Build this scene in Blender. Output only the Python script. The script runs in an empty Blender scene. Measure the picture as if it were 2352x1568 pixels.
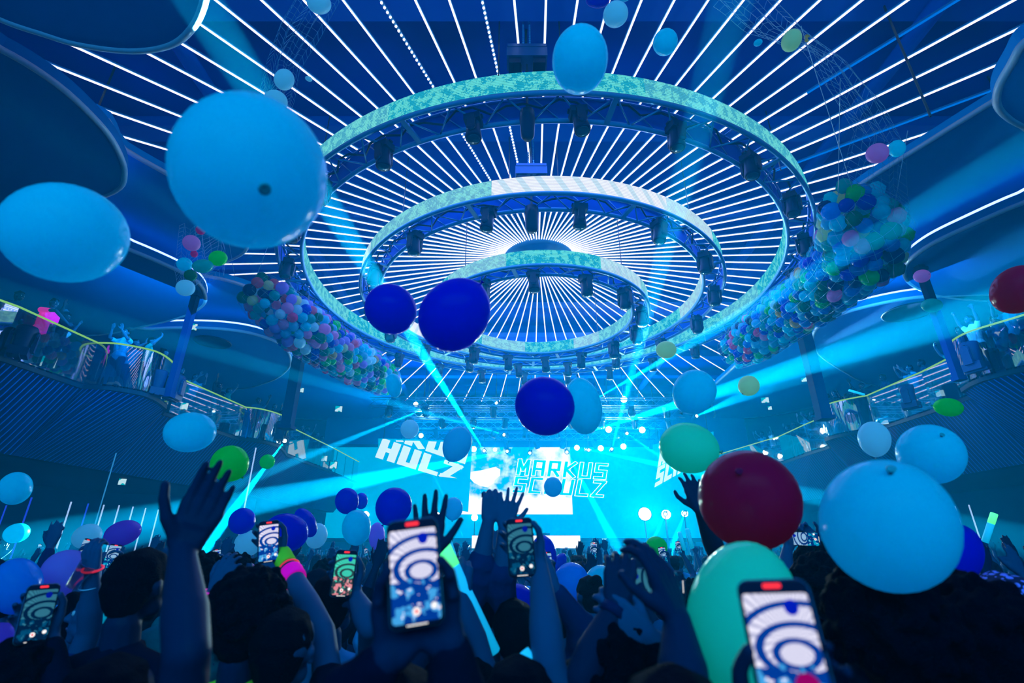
import bpy, bmesh, math, random
from mathutils import Vector, Matrix, Quaternion
PI = math.pi
R = random.Random(7)
SC = bpy.context.scene
COL = SC.collection

# ------------------------------------------------------------ camera
FPX, TILT, CAMZ = 1165.0, math.radians(22.6), 1.85
cd = bpy.data.cameras.new('camera'); cam = bpy.data.objects.new('camera', cd); COL.objects.link(cam)
cam.location = (0, 0, CAMZ); cam.rotation_euler = (PI/2 + TILT, 0, 0)
cd.lens = FPX/2352*36; cd.sensor_width = 36; cd.clip_start = .02; cd.clip_end = 200
cd.dof.use_dof = True; cd.dof.focus_distance = 9.0; cd.dof.aperture_fstop = 2.4
SC.camera = cam

# ------------------------------------------------------------ view and world
SC.view_settings.view_transform = 'Standard'; SC.view_settings.look = 'None'
SC.view_settings.exposure = .18; SC.view_settings.gamma = 1; SC.view_settings.use_curve_mapping = False
cy = SC.cycles
cy.max_bounces = 5; cy.diffuse_bounces = 3; cy.glossy_bounces = 2; cy.transmission_bounces = 4
cy.transparent_max_bounces = 10; cy.volume_bounces = 0
cy.caustics_reflective = False; cy.caustics_refractive = False
cy.sample_clamp_indirect = 4; cy.use_adaptive_sampling = True; cy.adaptive_threshold = .04
cy.use_denoising = True; cy.use_light_tree = True
W = bpy.data.worlds.new('world'); SC.world = W; W.use_nodes = True
W.node_tree.nodes['Background'].inputs[0].default_value = (0.0, .055, .42, 1)
W.node_tree.nodes['Background'].inputs[1].default_value = .62

def lamp(name, kind, loc, target, energy, color, size=1.0, size_y=None, spot=None, blend=.3, spread=None):
    l = bpy.data.lights.new(name, kind); l.energy = energy; l.color = color
    if kind == 'AREA':
        l.shape = 'RECTANGLE' if size_y else 'DISK'; l.size = size
        if size_y: l.size_y = size_y
        if spread: l.spread = math.radians(spread)
    else:
        l.shadow_soft_size = size
    if kind == 'SPOT': l.spot_size = math.radians(spot); l.spot_blend = blend
    o = bpy.data.objects.new(name, l); COL.objects.link(o)
    o.location = loc
    d = Vector(target) - Vector(loc)
    o.rotation_euler = d.to_track_quat('-Z', 'Y').to_euler()
    return o
CYAN = (0.0, .62, 1.0)
lamp('stage_wash_light', 'AREA', (1.2, 29.5, 7.5), (1, 8, 3), 3900, (0, .50, 1), 15, 3.5).visible_glossy = False
lamp('ceiling_star_light', 'AREA', (.85, 14, 10.3), (.85, 14, 0), 1500, (.12, .28, 1), 14)
lamp('left_guest_fill_light', 'AREA', (-9.6, 12.5, 8.0), (-13, 14.5, 6.0), 520, (.03, .45, 1), 3, 8).visible_glossy = False  # added fill lamp so that the left balcony guests show
lamp('right_guest_fill_light', 'AREA', (10.8, 12.5, 8.0), (14, 14.5, 6.0), 520, (.03, .45, 1), 3, 8).visible_glossy = False  # no real fixture: fill put in to lift the right balcony guests
lamp('rear_fill_light', 'AREA', (0, -6, 6.0), (0, 6, 3.6), 900, (.06, .55, 1), 12, 4).visible_glossy = False  # unseen fill added behind the camera to brighten the balloons

# ------------------------------------------------------------ pixel helpers (frame 2352 x 1568)
ct, st = math.cos(TILT), math.sin(TILT)
def ray(px, py):
    a = (px-1176)/FPX; b = (784-py)/FPX
    return Vector((a, ct - b*st, st + b*ct))
def at(px, py, s):                 # the point seen at a pixel, s metres deep
    return ray(px, py)*s + Vector((0, 0, CAMZ))
def onz(px, py, z):                # ... on the level plane of height z
    d = ray(px, py); return d*((z-CAMZ)/d.z) + Vector((0, 0, CAMZ))
def ony(px, py, y):                # ... on the upright plane at distance y
    d = ray(px, py); return d*(y/d.y) + Vector((0, 0, CAMZ))
def pxm(s): return s/FPX           # metres per pixel at depth s

# ------------------------------------------------------------ mesh builder
class MB:
    def __init__(s): s.v = []; s.f = []; s.m = []
    def add(s, vs, fs, mi=0):
        n = len(s.v); s.v += [tuple(v) for v in vs]
        s.f += [tuple(i+n for i in f) for f in fs]; s.m += [mi]*len(fs)
    def box(s, c, d, mat=None, mi=0):
        c = Vector(c); h = [x/2 for x in d]
        vs = []
        for i in range(8):
            p = Vector(((-1 if i & 1 == 0 else 1)*h[0], (-1 if i & 2 == 0 else 1)*h[1], (-1 if i & 4 == 0 else 1)*h[2]))
            vs.append(c + (mat @ p if mat else p))
        s.add(vs, [(0, 2, 3, 1), (4, 5, 7, 6), (0, 1, 5, 4), (2, 6, 7, 3), (0, 4, 6, 2), (1, 3, 7, 5)], mi)
    def rbox(s, c, d, r=.01, n=3, mat=None, mi=0):   # box with rounded upright corners (in x,z), depth along y
        w, dp, h = d[0]/2, d[1]/2, d[2]/2; pts = []
        for k, (sx, sz) in enumerate(((1, 1), (-1, 1), (-1, -1), (1, -1))):
            for j in range(n+1):
                a = PI/2*(k + j/n)
                pts.append((sx*(w-r) + r*math.cos(a), sz*(h-r) + r*math.sin(a)))
        e = min(r*.35, dp*.5); vs = []; N = len(pts)
        for yy, ins in ((-dp, e), (-dp+e, 0), (dp-e, 0), (dp, e)):
            for x, z in pts:
                q = Vector((x*(1-ins/w), yy, z*(1-ins/h)))
                vs.append(Vector(c) + (mat @ q if mat else q))
        fs = [tuple(range(N)), tuple(range(4*N-1, 3*N-1, -1))]
        for l in range(3):
            for i in range(N):
                j = (i+1) % N; fs.append((l*N+i, (l+1)*N+i, (l+1)*N+j, l*N+j))
        s.add(vs, fs, mi)
    def tube(s, pts, r, n=6, closed=False, cap=True, mi=0):
        pts = [Vector(p) for p in pts]; N = len(pts)
        rr = r if isinstance(r, (list, tuple)) else [r]*N
        up = None; vs = []
        for i, p in enumerate(pts):
            if closed: t = (pts[(i+1) % N] - pts[i-1])
            else: t = pts[min(i+1, N-1)] - pts[max(i-1, 0)]
            if t.length < 1e-9: t = Vector((0, 0, 1))
            t.normalize()
            if up is None: up = Vector((0, 0, 1)) if abs(t.z) < .9 else Vector((1, 0, 0))
            x = up.cross(t)
            if x.length < 1e-4: x = Vector((1, 0, 0)).cross(t)
            x.normalize(); y = t.cross(x); up = y.copy() if not closed else Vector((0, 0, 1)) if abs(t.z) < .9 else y.copy()
            for k in range(n):
                a = 2*PI*k/n; vs.append(p + (x*math.cos(a) + y*math.sin(a))*rr[i])
        fs = []
        for i in range(N if closed else N-1):
            j = (i+1) % N
            for k in range(n):
                l = (k+1) % n; fs.append((i*n+k, i*n+l, j*n+l, j*n+k))
        if cap and not closed:
            fs.append(tuple(range(n-1, -1, -1))); fs.append(tuple((N-1)*n+k for k in range(n)))
        s.add(vs, fs, mi)
    def lathe(s, prof, n=16, mat=None, c=(0, 0, 0), mi=0):   # prof: (r, z) pairs
        vs = []; c = Vector(c); N = len(prof)
        for r, z in prof:
            for k in range(n):
                a = 2*PI*k/n; p = Vector((r*math.cos(a), r*math.sin(a), z))
                vs.append(c + (mat @ p if mat else p))
        fs = []
        for i in range(N-1):
            for k in range(n):
                l = (k+1) % n; fs.append((i*n+k, i*n+l, (i+1)*n+l, (i+1)*n+k))
        if prof[0][0] > 1e-6: fs.append(tuple(range(n-1, -1, -1)))
        if prof[-1][0] > 1e-6: fs.append(tuple((N-1)*n+k for k in range(n)))
        s.add(vs, fs, mi)
    def sphere(s, c, r, n=12, mat=None, mi=0):
        if not isinstance(r, (tuple, list)): r = (r, r, r)
        m = max(4, n//2); prof = [(math.sin(PI*i/m), -math.cos(PI*i/m)) for i in range(m+1)]
        M = (mat or Matrix.Identity(3)) @ Matrix.Diagonal(r)
        s.lathe([(max(a, 1e-5), b) for a, b in prof], n, M, c, mi)
    def prism(s, pts, z0, z1, mi=0):                      # level outline, counter-clockwise
        N = len(pts)
        s.add([(p[0], p[1], z0) for p in pts] + [(p[0], p[1], z1) for p in pts],
              [tuple(range(N-1, -1, -1)), tuple(range(N, 2*N))] + [(i, (i+1) % N, N+(i+1) % N, N+i) for i in range(N)], mi)
    def mesh(s, name, mats, smooth=False):
        me = bpy.data.meshes.new(name); me.from_pydata(s.v, [], s.f)
        for m in (mats if isinstance(mats, (list, tuple)) else [mats]): me.materials.append(m)
        if any(s.m): me.polygons.foreach_set('material_index', s.m)
        if smooth: me.polygons.foreach_set('use_smooth', [True]*len(s.f))
        me.update(); return me
    def build(s, name, mats, parent=None, smooth=False, loc=None):
        me = s.mesh(name, mats, smooth); return link(name, me, parent, loc)
def link(name, data, parent=None, loc=None):
    o = bpy.data.objects.new(name, data); COL.objects.link(o)
    if loc is not None: o.location = loc
    if parent is not None: o.parent = parent
    return o
def tag(o, label=None, cat=None, group=None, kind=None):
    if label: o['label'] = label
    if cat: o['category'] = cat
    if group: o['group'] = group
    if kind: o['kind'] = kind
    return o
def thing(name, label, cat, loc=(0, 0, 0), group=None, rot=None):
    o = bpy.data.objects.new(name, None); COL.objects.link(o); o.location = loc
    o.empty_display_size = .1
    if rot is not None: o.rotation_euler = rot
    return tag(o, label, cat, group)
def copy_tree(o, parent=None):
    c = o.copy(); COL.objects.link(c)
    if parent is not None: c.parent = parent
    for ch in list(o.children): copy_tree(ch, c)
    return c
def catmull(pts, k=6, closed=True):
    N = len(pts); out = []
    for i in range(N if closed else N-1):
        p0, p1, p2, p3 = (Vector(pts[(i+j) % N if closed else min(max(i+j, 0), N-1)]) for j in (-1, 0, 1, 2))
        for q in range(k):
            t = q/k
            out.append(.5*((2*p1) + (p2-p0)*t + (2*p0-5*p1+4*p2-p3)*t*t + (3*p1-p0-3*p2+p3)*t**3))
    if not closed: out.append(Vector(pts[-1]))
    return out

# ------------------------------------------------------------ materials
def principled(name, col, rough=.5, metal=0, emit=None, es=0, spec=.5, bump=None, noise=None, sheen=0):
    m = bpy.data.materials.new(name); m.use_nodes = True; nt = m.node_tree; b = nt.nodes['Principled BSDF']
    b.inputs['Base Color'].default_value = (*col, 1); b.inputs['Roughness'].default_value = rough
    b.inputs['Metallic'].default_value = metal; b.inputs['Specular IOR Level'].default_value = spec
    if emit: b.inputs['Emission Color'].default_value = (*emit, 1); b.inputs['Emission Strength'].default_value = es
    if noise:       # (scale, amount): mottling of the base colour
        tc = nt.nodes.new('ShaderNodeTexCoord'); n = nt.nodes.new('ShaderNodeTexNoise'); n.inputs['Scale'].default_value = noise[0]
        r = nt.nodes.new('ShaderNodeMixRGB'); r.inputs[1].default_value = (*[c*(1-noise[1]) for c in col], 1)
        r.inputs[2].default_value = (*[min(1, c*(1+noise[1])) for c in col], 1)
        nt.links.new(tc.outputs['Object'], n.inputs[0]); nt.links.new(n.outputs[0], r.inputs[0]); nt.links.new(r.outputs[0], b.inputs['Base Color'])
    if bump:
        n = nt.nodes.new('ShaderNodeTexNoise'); n.inputs['Scale'].default_value = bump[0]; n.inputs['Detail'].default_value = 4
        tc = nt.nodes.new('ShaderNodeTexCoord'); nt.links.new(tc.outputs['Object'], n.inputs[0])
        bp = nt.nodes.new('ShaderNodeBump'); bp.inputs['Strength'].default_value = bump[1]; bp.inputs['Distance'].default_value = .02
        nt.links.new(n.outputs[0], bp.inputs['Height']); nt.links.new(bp.outputs[0], b.inputs['Normal'])
    return m
def emitter(name, col, s=1.0):
    m = bpy.data.materials.new(name)
    if name not in ('led_strip_white', 'cove_light_blue'): m.cycles.emission_sampling = 'NONE'
    m.use_nodes = True; nt = m.node_tree; nt.nodes.clear()
    e = nt.nodes.new('ShaderNodeEmission'); e.inputs[0].default_value = (*col, 1); e.inputs[1].default_value = s
    o = nt.nodes.new('ShaderNodeOutputMaterial'); nt.links.new(e.outputs[0], o.inputs[0]); return m
class NT:                       # small node-writing helper
    def __init__(s, m): s.t = m.node_tree
    def n(s, ty, **kw):
        x = s.t.nodes.new(ty)
        for k, v in kw.items(): setattr(x, k, v)
        return x
    def put(s, sock, v):
        if isinstance(v, bpy.types.NodeSocket): s.t.links.new(v, sock)
        elif isinstance(v, (tuple, list)): sock.default_value = (*v, 1) if len(v) == 3 and sock.type == 'RGBA' else v
        else: sock.default_value = v
    def math(s, op, a, b=0.0, c=0.0):
        x = s.n('ShaderNodeMath', operation=op); s.put(x.inputs[0], a); s.put(x.inputs[1], b); s.put(x.inputs[2], c); return x.outputs[0]
    def mix(s, f, a, b):
        x = s.n('ShaderNodeMixRGB'); s.put(x.inputs[0], f); s.put(x.inputs[1], a); s.put(x.inputs[2], b); return x.outputs[0]
    def xyz(s, kind='Object'):
        tc = s.n('ShaderNodeTexCoord'); sp = s.n('ShaderNodeSeparateXYZ'); s.t.links.new(tc.outputs[kind], sp.inputs[0])
        return tc.outputs[kind], sp.outputs[0], sp.outputs[1], sp.outputs[2]
    def noise(s, vec, scale, detail=2):
        x = s.n('ShaderNodeTexNoise'); s.put(x.inputs['Vector'], vec); x.inputs['Scale'].default_value = scale; x.inputs['Detail'].default_value = detail
        return x.outputs[0]
def emission_mat(name):
    m = bpy.data.materials.new(name); m.cycles.emission_sampling = 'NONE'; m.use_nodes = True; m.node_tree.nodes.clear(); k = NT(m)
    e = k.n('ShaderNodeEmission'); o = k.n('ShaderNodeOutputMaterial'); k.t.links.new(e.outputs[0], o.inputs[0])
    return m, k, e

M = dict(
    black=principled('black_metal', (.0, .012, .06), .45, 0, spec=.22),
    steel=principled('brushed_steel', (.05, .34, .68), .4, .35),
    ceiling=principled('dark_ceiling_paint', (.0, .045, .50), .8, spec=.08, noise=(.4, .5)),
    beam=principled('painted_ceiling_beam', (.0, .10, .62), .7, spec=.08),
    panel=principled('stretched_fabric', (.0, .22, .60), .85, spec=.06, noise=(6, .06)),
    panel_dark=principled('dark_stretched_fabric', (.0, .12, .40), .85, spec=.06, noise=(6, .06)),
    rim=principled('satin_rim', (.25, .40, .60), .45),
    wall=principled('dark_wall_paint', (.0, .010, .07), .85, spec=.06),
    floor=principled('dark_dance_floor', (.0, .01, .03), .6, spec=.1),
    strip=emitter('led_strip_white', (.80, .76, 1.0), 1.8),
    strip_dim=emitter('led_strip_dim_blue', (.0, .16, .75), .9),
    cove_dim=emitter('wall_strip_blue', (.01, .05, .8), .8),
    strip_cool=emitter('wall_strip_pale', (.30, .55, 1.0), .9),
    pole_gleam=emitter('painted_pole_gleam', (.03, .30, .75), .6),
    cove=emitter('cove_light_blue', (.14, .24, 1.0), 5.0),
    lens=emitter('lamp_lens', (.55, .95, 1.0), 14),
    wlens=emitter('lamp_lens_warm', (.95, .95, 1.0), 14),
    neon=emitter('handrail_yellow_green', (.22, .60, .12), .8),
    cable=principled('cable', (.02, .04, .07), .6),
)
CX, CYY = .85, 14.0     # centre of the rings and of the ceiling star

# ------------------------------------------------------------ ceiling, beams, strips
cb = MB(); cb.box((.6, 15, 11.5), (40, 42, .2)); tag(cb.build('ceiling', M['ceiling']), kind='structure')
fb = MB(); fb.box((.6, 15, -.1), (40, 42, .2)); tag(fb.build('floor', M['floor']), kind='structure')
for i, y in enumerate((3.2, 6.2, 9.2, 12.2, 15.2, 18.2, 21.2, 24.2, 27.2, 30.2)):
    b = MB(); b.box((.6, y, 11.22), (30, .30, .36)); b.box((.6, y, 11.03), (30, .5, .04))
    tag(b.build('ceiling_beam', M['beam']), 'painted steel beam crossing the dark ceiling above the light strips', 'beam', 'ceiling beams', )
for x in (-6.4, 7.6):
    b = MB()
    b.tube([(x, -1, 10.86), (x, 30, 10.86)], .16, 10); tag(b.build('ventilation_duct', M['beam'], smooth=True), 'long round duct running under the ceiling on the %s' % ('left' if x < 0 else 'right'), 'duct')
ZS = 10.55
NS = 96
for i in range(NS):
    a = 2*PI*(i+.5)/NS
    c, s = math.cos(a), math.sin(a)
    r1 = 18.0
    if abs(c) > 1e-6: r1 = min(r1, 13.2/abs(c))
    if s < 0: r1 = min(r1, 12.6 if abs(s) < .9 else 13.5)
    if s > 0: r1 = min(r1, 16.6/s)
    p0 = Vector((CX + 1.05*c, CYY + 1.05*s, ZS)); p1 = Vector((CX + r1*c, CYY + r1*s, ZS))
    ang = round(math.degrees(a)) % 360
    r = thing('ceiling_led_strip', 'straight white LED strip radiating from the ceiling hub', 'light strip', p0, 'radial ceiling light strips')
    d = p1-p0
    m = M['strip']
    b = MB(); b.box(d*.5 + Vector((0, 0, .035)), (d.length, .05, .035), Matrix.Rotation(a, 3, 'Z'))
    b.build('channel', M['steel'], r)
    g = MB(); dim = i in (82, 86)
    if i in (66, 69):          # the dotted ones
        n = int(d.length/.09)
        for q in range(n): g.sphere(d*((q+.5)/n), .026, 6)
        g.build('diode_row', M['strip'], r)
    elif dim:
        L = d.length; cut = .62 if i == 82 else .5
        g.tube([(0, 0, 0), d*cut], .019, 6); g.build('tube', M['strip'], r)
        g = MB(); g.tube([d*cut, d], .019, 6); g.build('tube', M['strip_dim'], r)
    else:
        g.tube([(0, 0, 0), d], .019, 6); g.build('tube', m, r)
    if dim:
        r['label'] = 'partly unlit ceiling LED strip, blue in its outer half'; r['group'] = 'half lit ceiling strips'
    if i in (66, 69):
        r['label'] = 'ceiling LED strip of separate light dots'; r['group'] = 'dotted ceiling strips'
h = thing('ceiling_hub', 'round hub where all ceiling light strips meet', 'ceiling fixture', (CX, CYY, ZS))
b = MB(); b.lathe([(1.12, .12), (1.12, -.04), (1.0, -.1), (.3, -.12), (.01, -.12)], 48); b.build('disc', M['steel'], h, True)
b = MB(); b.box((0, 0, -.3), (.5, .35, .36)); b.tube([(-.1, 0, -.12), (-.1, 0, -.2)], .03); b.box((.1, -.3, -.45), (.22, .18, .3)); b.build('motor_box', M['black'], h)
b = MB()
for q in range(7):
    a = R.random()*6.28; b.tube([(.3*math.cos(a), .3*math.sin(a), -.12), (.55*math.cos(a), .55*math.sin(a), -.4-R.random()*.2), (.1, 0, -.5)], .012, 5)
b.build('cable_bundle', M['cable'], h, True)

# ------------------------------------------------------------ the three LED rings
def led_band_mat(name, seed, amt):
    m, k, e = emission_mat(name)
    v, x, y, z = k.xyz()
    ang = k.math('DIVIDE', k.math('ARCTAN2', y, x), 2*PI)
    t = k.math('FRACT', k.math('ADD', ang, seed))
    # blocks of the running picture: teal noise, pale fields, plain cyan
    cr = k.n('ShaderNodeValToRGB'); cr.color_ramp.interpolation = 'CONSTANT'
    el = cr.color_ramp.elements; el[0].position = 0; el[0].color = (0, 0, 0, 1); el[1].position = .12; el[1].color = (1, 1, 1, 1)
    for p, c in ((.2, .35), (.27, 0), (.45, .7), (.5, .15), (.62, 1 if amt > .5 else .2), (.74, .55), (.8, 0), (.9, .4)):
        n = el.new(p); n.color = (c, c, c, 1)
    k.put(cr.inputs[0], t)
    st_ = k.noise(v, 7.0, 3); fine = k.noise(v, 32.0, 2)
    base = k.mix(k.math('GREATER_THAN', k.math('ADD', k.math('MULTIPLY', st_, .6), k.math('MULTIPLY', fine, .4)), .5), (.01, .34, .50), (.10, .62, .62))
    bars = k.math('GREATER_THAN', k.math('SINE', k.math('ADD', k.math('MULTIPLY', ang, 520.0), k.math('MULTIPLY', z, 9.0))), .45)
    col = k.mix(k.math('MULTIPLY', cr.outputs[0], amt), base, (.78, .84, 1.0))
    blk = k.math('MULTIPLY', k.math('GREATER_THAN', cr.outputs[0], .6), bars)
    col = k.mix(k.math('MULTIPLY', blk, .35*amt), col, (.0, .45, .62))
    dots = k.math('ADD', .82, k.math('MULTIPLY', .18, k.math('SINE', k.math('MULTIPLY', z, 160.0))))
    k.put(e.inputs[0], col); k.put(e.inputs[1], k.math('MULTIPLY', dots, 1.15))
    return m
def circ(r, z, n, ph=0): return [(r*math.cos(2*PI*(i+ph)/n), r*math.sin(2*PI*(i+ph)/n), z) for i in range(n)]
def make_mover():
    t = thing('moving_head_light', 'mover', 'stage light')
    b = MB(); b.box((0, 0, -.07), (.26, .30, .14)); b.box((0, 0, .0), (.08, .36, .04)); b.build('base', M['black'], t)
    b = MB()
    for sx in (-1, 1):
        b.box((sx*.16, 0, -.25), (.05, .14, .30)); b.sphere((sx*.16, 0, -.38), (.03, .09, .09), 10)
    b.box((0, 0, -.155), (.36, .15, .03)); b.build('yoke', M['black'], t)
    b = MB(); b.lathe([(.02, -.06), (.09, -.08), (.12, -.16), (.125, -.30), (.14, -.40), (.15, -.50), (.135, -.53), (.12, -.53)], 16); b.build('lamp_head', M['black'], t, True)
    b = MB(); b.lathe([(.12, -.525), (.10, -.54), (.01, -.55)], 16); b.build('lens', M['glass_dark'], t, True)
    return t
M['glass_dark'] = principled('dark_lens_glass', (.02, .05, .10), .08, 0, spec=.8)
mover0 = make_mover(); used_mover = [False]
def mover(loc, rot, label, group):
    if used_mover[0]: t = copy_tree(mover0)
    else: t = mover0; used_mover[0] = True
    t.location = loc; t.rotation_euler = rot; t['label'] = label
    if group: t['group'] = group
    elif 'group' in t: del t['group']
    return t
def ring(label, zr, ro, wd, bh, nm, seed, amt, word, nd, ph):
    t = thing('led_ring_truss', label, 'light ring', (CX, CYY, zr))
    ri = ro - wd; N = 160
    for nme, r in (('outer_led_band', ro+.015), ('inner_led_band', ri-.015)):
        b = MB(); lo, hi = circ(r, .10, N), circ(r, .10+bh, N); th = -.03 if r > ro else .03
        lo2, hi2 = circ(r+th, .10, N), circ(r+th, .10+bh, N)
        vs = lo+hi+hi2+lo2; fs = []; bk = []
        for i in range(N):
            j = (i+1) % N
            for q in range(4):
                q2 = (q+1) % 4; (bk if q else fs).append((q*N+i, q*N+j, q2*N+j, q2*N+i))
        b.add(vs, fs); b.add(vs, bk, 1); b.build(nme, [led_band_mat('led_band_'+nme+word, seed + (0 if r > ro else .33), amt), M['beam']], t)
    b = MB(); b.tube(circ(ro, .05, N), .05, 8, True); b.build('outer_chord', M['steel'], t, True)
    b = MB(); b.tube(circ(ri, .05, N), .05, 8, True); b.build('inner_chord', M['steel'], t, True)
    b = MB(); b.tube(circ(ri+.05, .10+bh, N), .03, 6, True); b.tube(circ(ro-.05, .10+bh, N), .03, 6, True); b.build('upper_chords', M['steel'], t, True)
    b = MB()
    for i in range(nd):
        a0 = 2*PI*i/nd; am = 2*PI*(i+.5)/nd; a1 = 2*PI*(i+1)/nd
        P = lambda a, r, z: (r*math.cos(a), r*math.sin(a), z)
        b.tube([P(a0, ro-.02, .05), P(am, ri+.02, .05)], .018, 5); b.tube([P(am, ri+.02, .05), P(a1, ro-.02, .05)], .018, 5)
        b.tube([P(a0, ro-.05, .06), P(am, ro-.06, .08+bh)], .014, 5); b.tube([P(am, ri+.06, .08+bh), P(a1, ri+.05, .06)], .014, 5)
        b.tube([P(a0, ro-.06, .08+bh), P(a0, ri+.06, .08+bh)], .014, 5)
    tag(b.build('diagonal_bracing', M['steel'], t, True))
    rm = (ri+ro)/2
    for i in range(nd//4):
        a = 2*PI*(i+.25)/(nd//4)
        b = MB(); b.box((rm*math.cos(a), rm*math.sin(a), .03), (wd, .10, .05), Matrix.Rotation(a, 3, 'Z')); b.build('cross_plate', M['steel'], t)
    b = MB()
    pts = []
    for i in range(nd*3):
        a = 2*PI*i/(nd*3); rr_ = rm + .12*math.sin(i*2.1); pts.append((rr_*math.cos(a), rr_*math.sin(a), .12 + .05*math.sin(i*1.3)))
    b.tube(pts, .022, 5, True); b.build('looped_cable', M['cable'], t, True)
    for i in range(4):          # the hoist cables up to the ceiling
        a = PI/4 + i*PI/2
        b = MB(); b.tube([(rm*math.cos(a), rm*math.sin(a), bh), (rm*math.cos(a), rm*math.sin(a), 11.4-zr)], .012, 5); b.build('hoist_cable', M['cable'], t)
    for i in range(nm):
        a = 2*PI*(i+ph)/nm
        mover((CX+rm*math.cos(a), CYY+rm*math.sin(a), zr-.03), (R.uniform(-.12, .12), R.uniform(-.12, .12), a),
              'dark moving head light hanging under the %s ceiling ring' % word, 'moving heads under the %s ring' % word)
    return t
ring('largest outer ring of LED screen and truss under the ceiling', CAMZ+7.33, 7.52, .62, .46, 24, .12, .12, 'outer', 48, .17)
ring('middle ring of LED screen and truss inside the largest ring', CAMZ+6.95, 5.32, .55, .40, 16, .91, .95, 'middle', 36, .31)
ring('smallest inner ring of LED screen and truss, lowest of three', CAMZ+6.47, 3.22, .46, .38, 14, .30, .5, 'inner', 24, .26)

# ------------------------------------------------------------ hall walls
for nm, c, d in (('wall_left', (-17.6, 15, 5.6), (.3, 36, 11.6)), ('wall_right', (18.6, 15, 5.6), (.3, 36, 11.6)), ('wall_stage', (.6, 33.2, 5.6), (36, .3, 11.6))):
    b = MB(); b.box(c, d); tag(b.build(nm, M['wall']), kind='structure')

def offset_path(pts, d):            # level path moved sideways
    out = []
    for i, p in enumerate(pts):
        a = pts[max(i-1, 0)]; c = pts[min(i+1, len(pts)-1)]
        t = (Vector((c[0]-a[0], c[1]-a[1], 0))).normalized(); n = Vector((-t.y, t.x, 0))
        out.append(Vector((p[0], p[1], 0)) + n*d)
    return out
# ribbed balcony front: fine upright ribs as part of its surface
def rib_mat():
    m = principled('ribbed_balcony_front', (.0, .03, .12), .75, 0, spec=.03); k = NT(m); b = k.t.nodes['Principled BSDF']
    uv = k.n('ShaderNodeUVMap'); sp = k.n('ShaderNodeSeparateXYZ'); k.t.links.new(uv.outputs[0], sp.inputs[0])
    fr = k.math('FRACT', k.math('DIVIDE', sp.outputs[0], .13))
    on = k.math('GREATER_THAN', fr, .80)
    k.put(b.inputs['Base Color'], k.mix(on, (.0, .001, .022), (.0, .05, .26)))
    h = k.math('MULTIPLY', k.math('SMOOTH_MIN', k.math('PINGPONG', fr, .5), .35, .05), 1.0)
    bp = k.n('ShaderNodeBump'); bp.inputs['Distance'].default_value = .03; bp.inputs['Strength'].default_value = .5
    k.put(bp.inputs['Height'], h); k.t.links.new(bp.outputs[0], b.inputs['Normal'])
    return m
RIB = rib_mat()
def glass_mat():
    m = bpy.data.materials.new('railing_glass'); m.use_nodes = True; m.node_tree.nodes.clear(); k = NT(m)
    t = k.n('ShaderNodeBsdfTransparent'); t.inputs[0].default_value = (.80, .9, .95, 1)
    g = k.n('ShaderNodeBsdfGlossy'); g.inputs[0].default_value = (1, 1, 1, 1); g.inputs['Roughness'].default_value = .02
    x = k.n('ShaderNodeMixShader'); x.inputs[0].default_value = .27
    o = k.n('ShaderNodeOutputMaterial'); k.t.links.new(t.outputs[0], x.inputs[1]); k.t.links.new(g.outputs[0], x.inputs[2]); k.t.links.new(x.outputs[0], o.inputs[0])
    return m
M['glass'] = glass_mat()
ZF, ZRAIL, ZB = CAMZ+3.9, CAMZ+5.05, CAMZ+2.15
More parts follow.
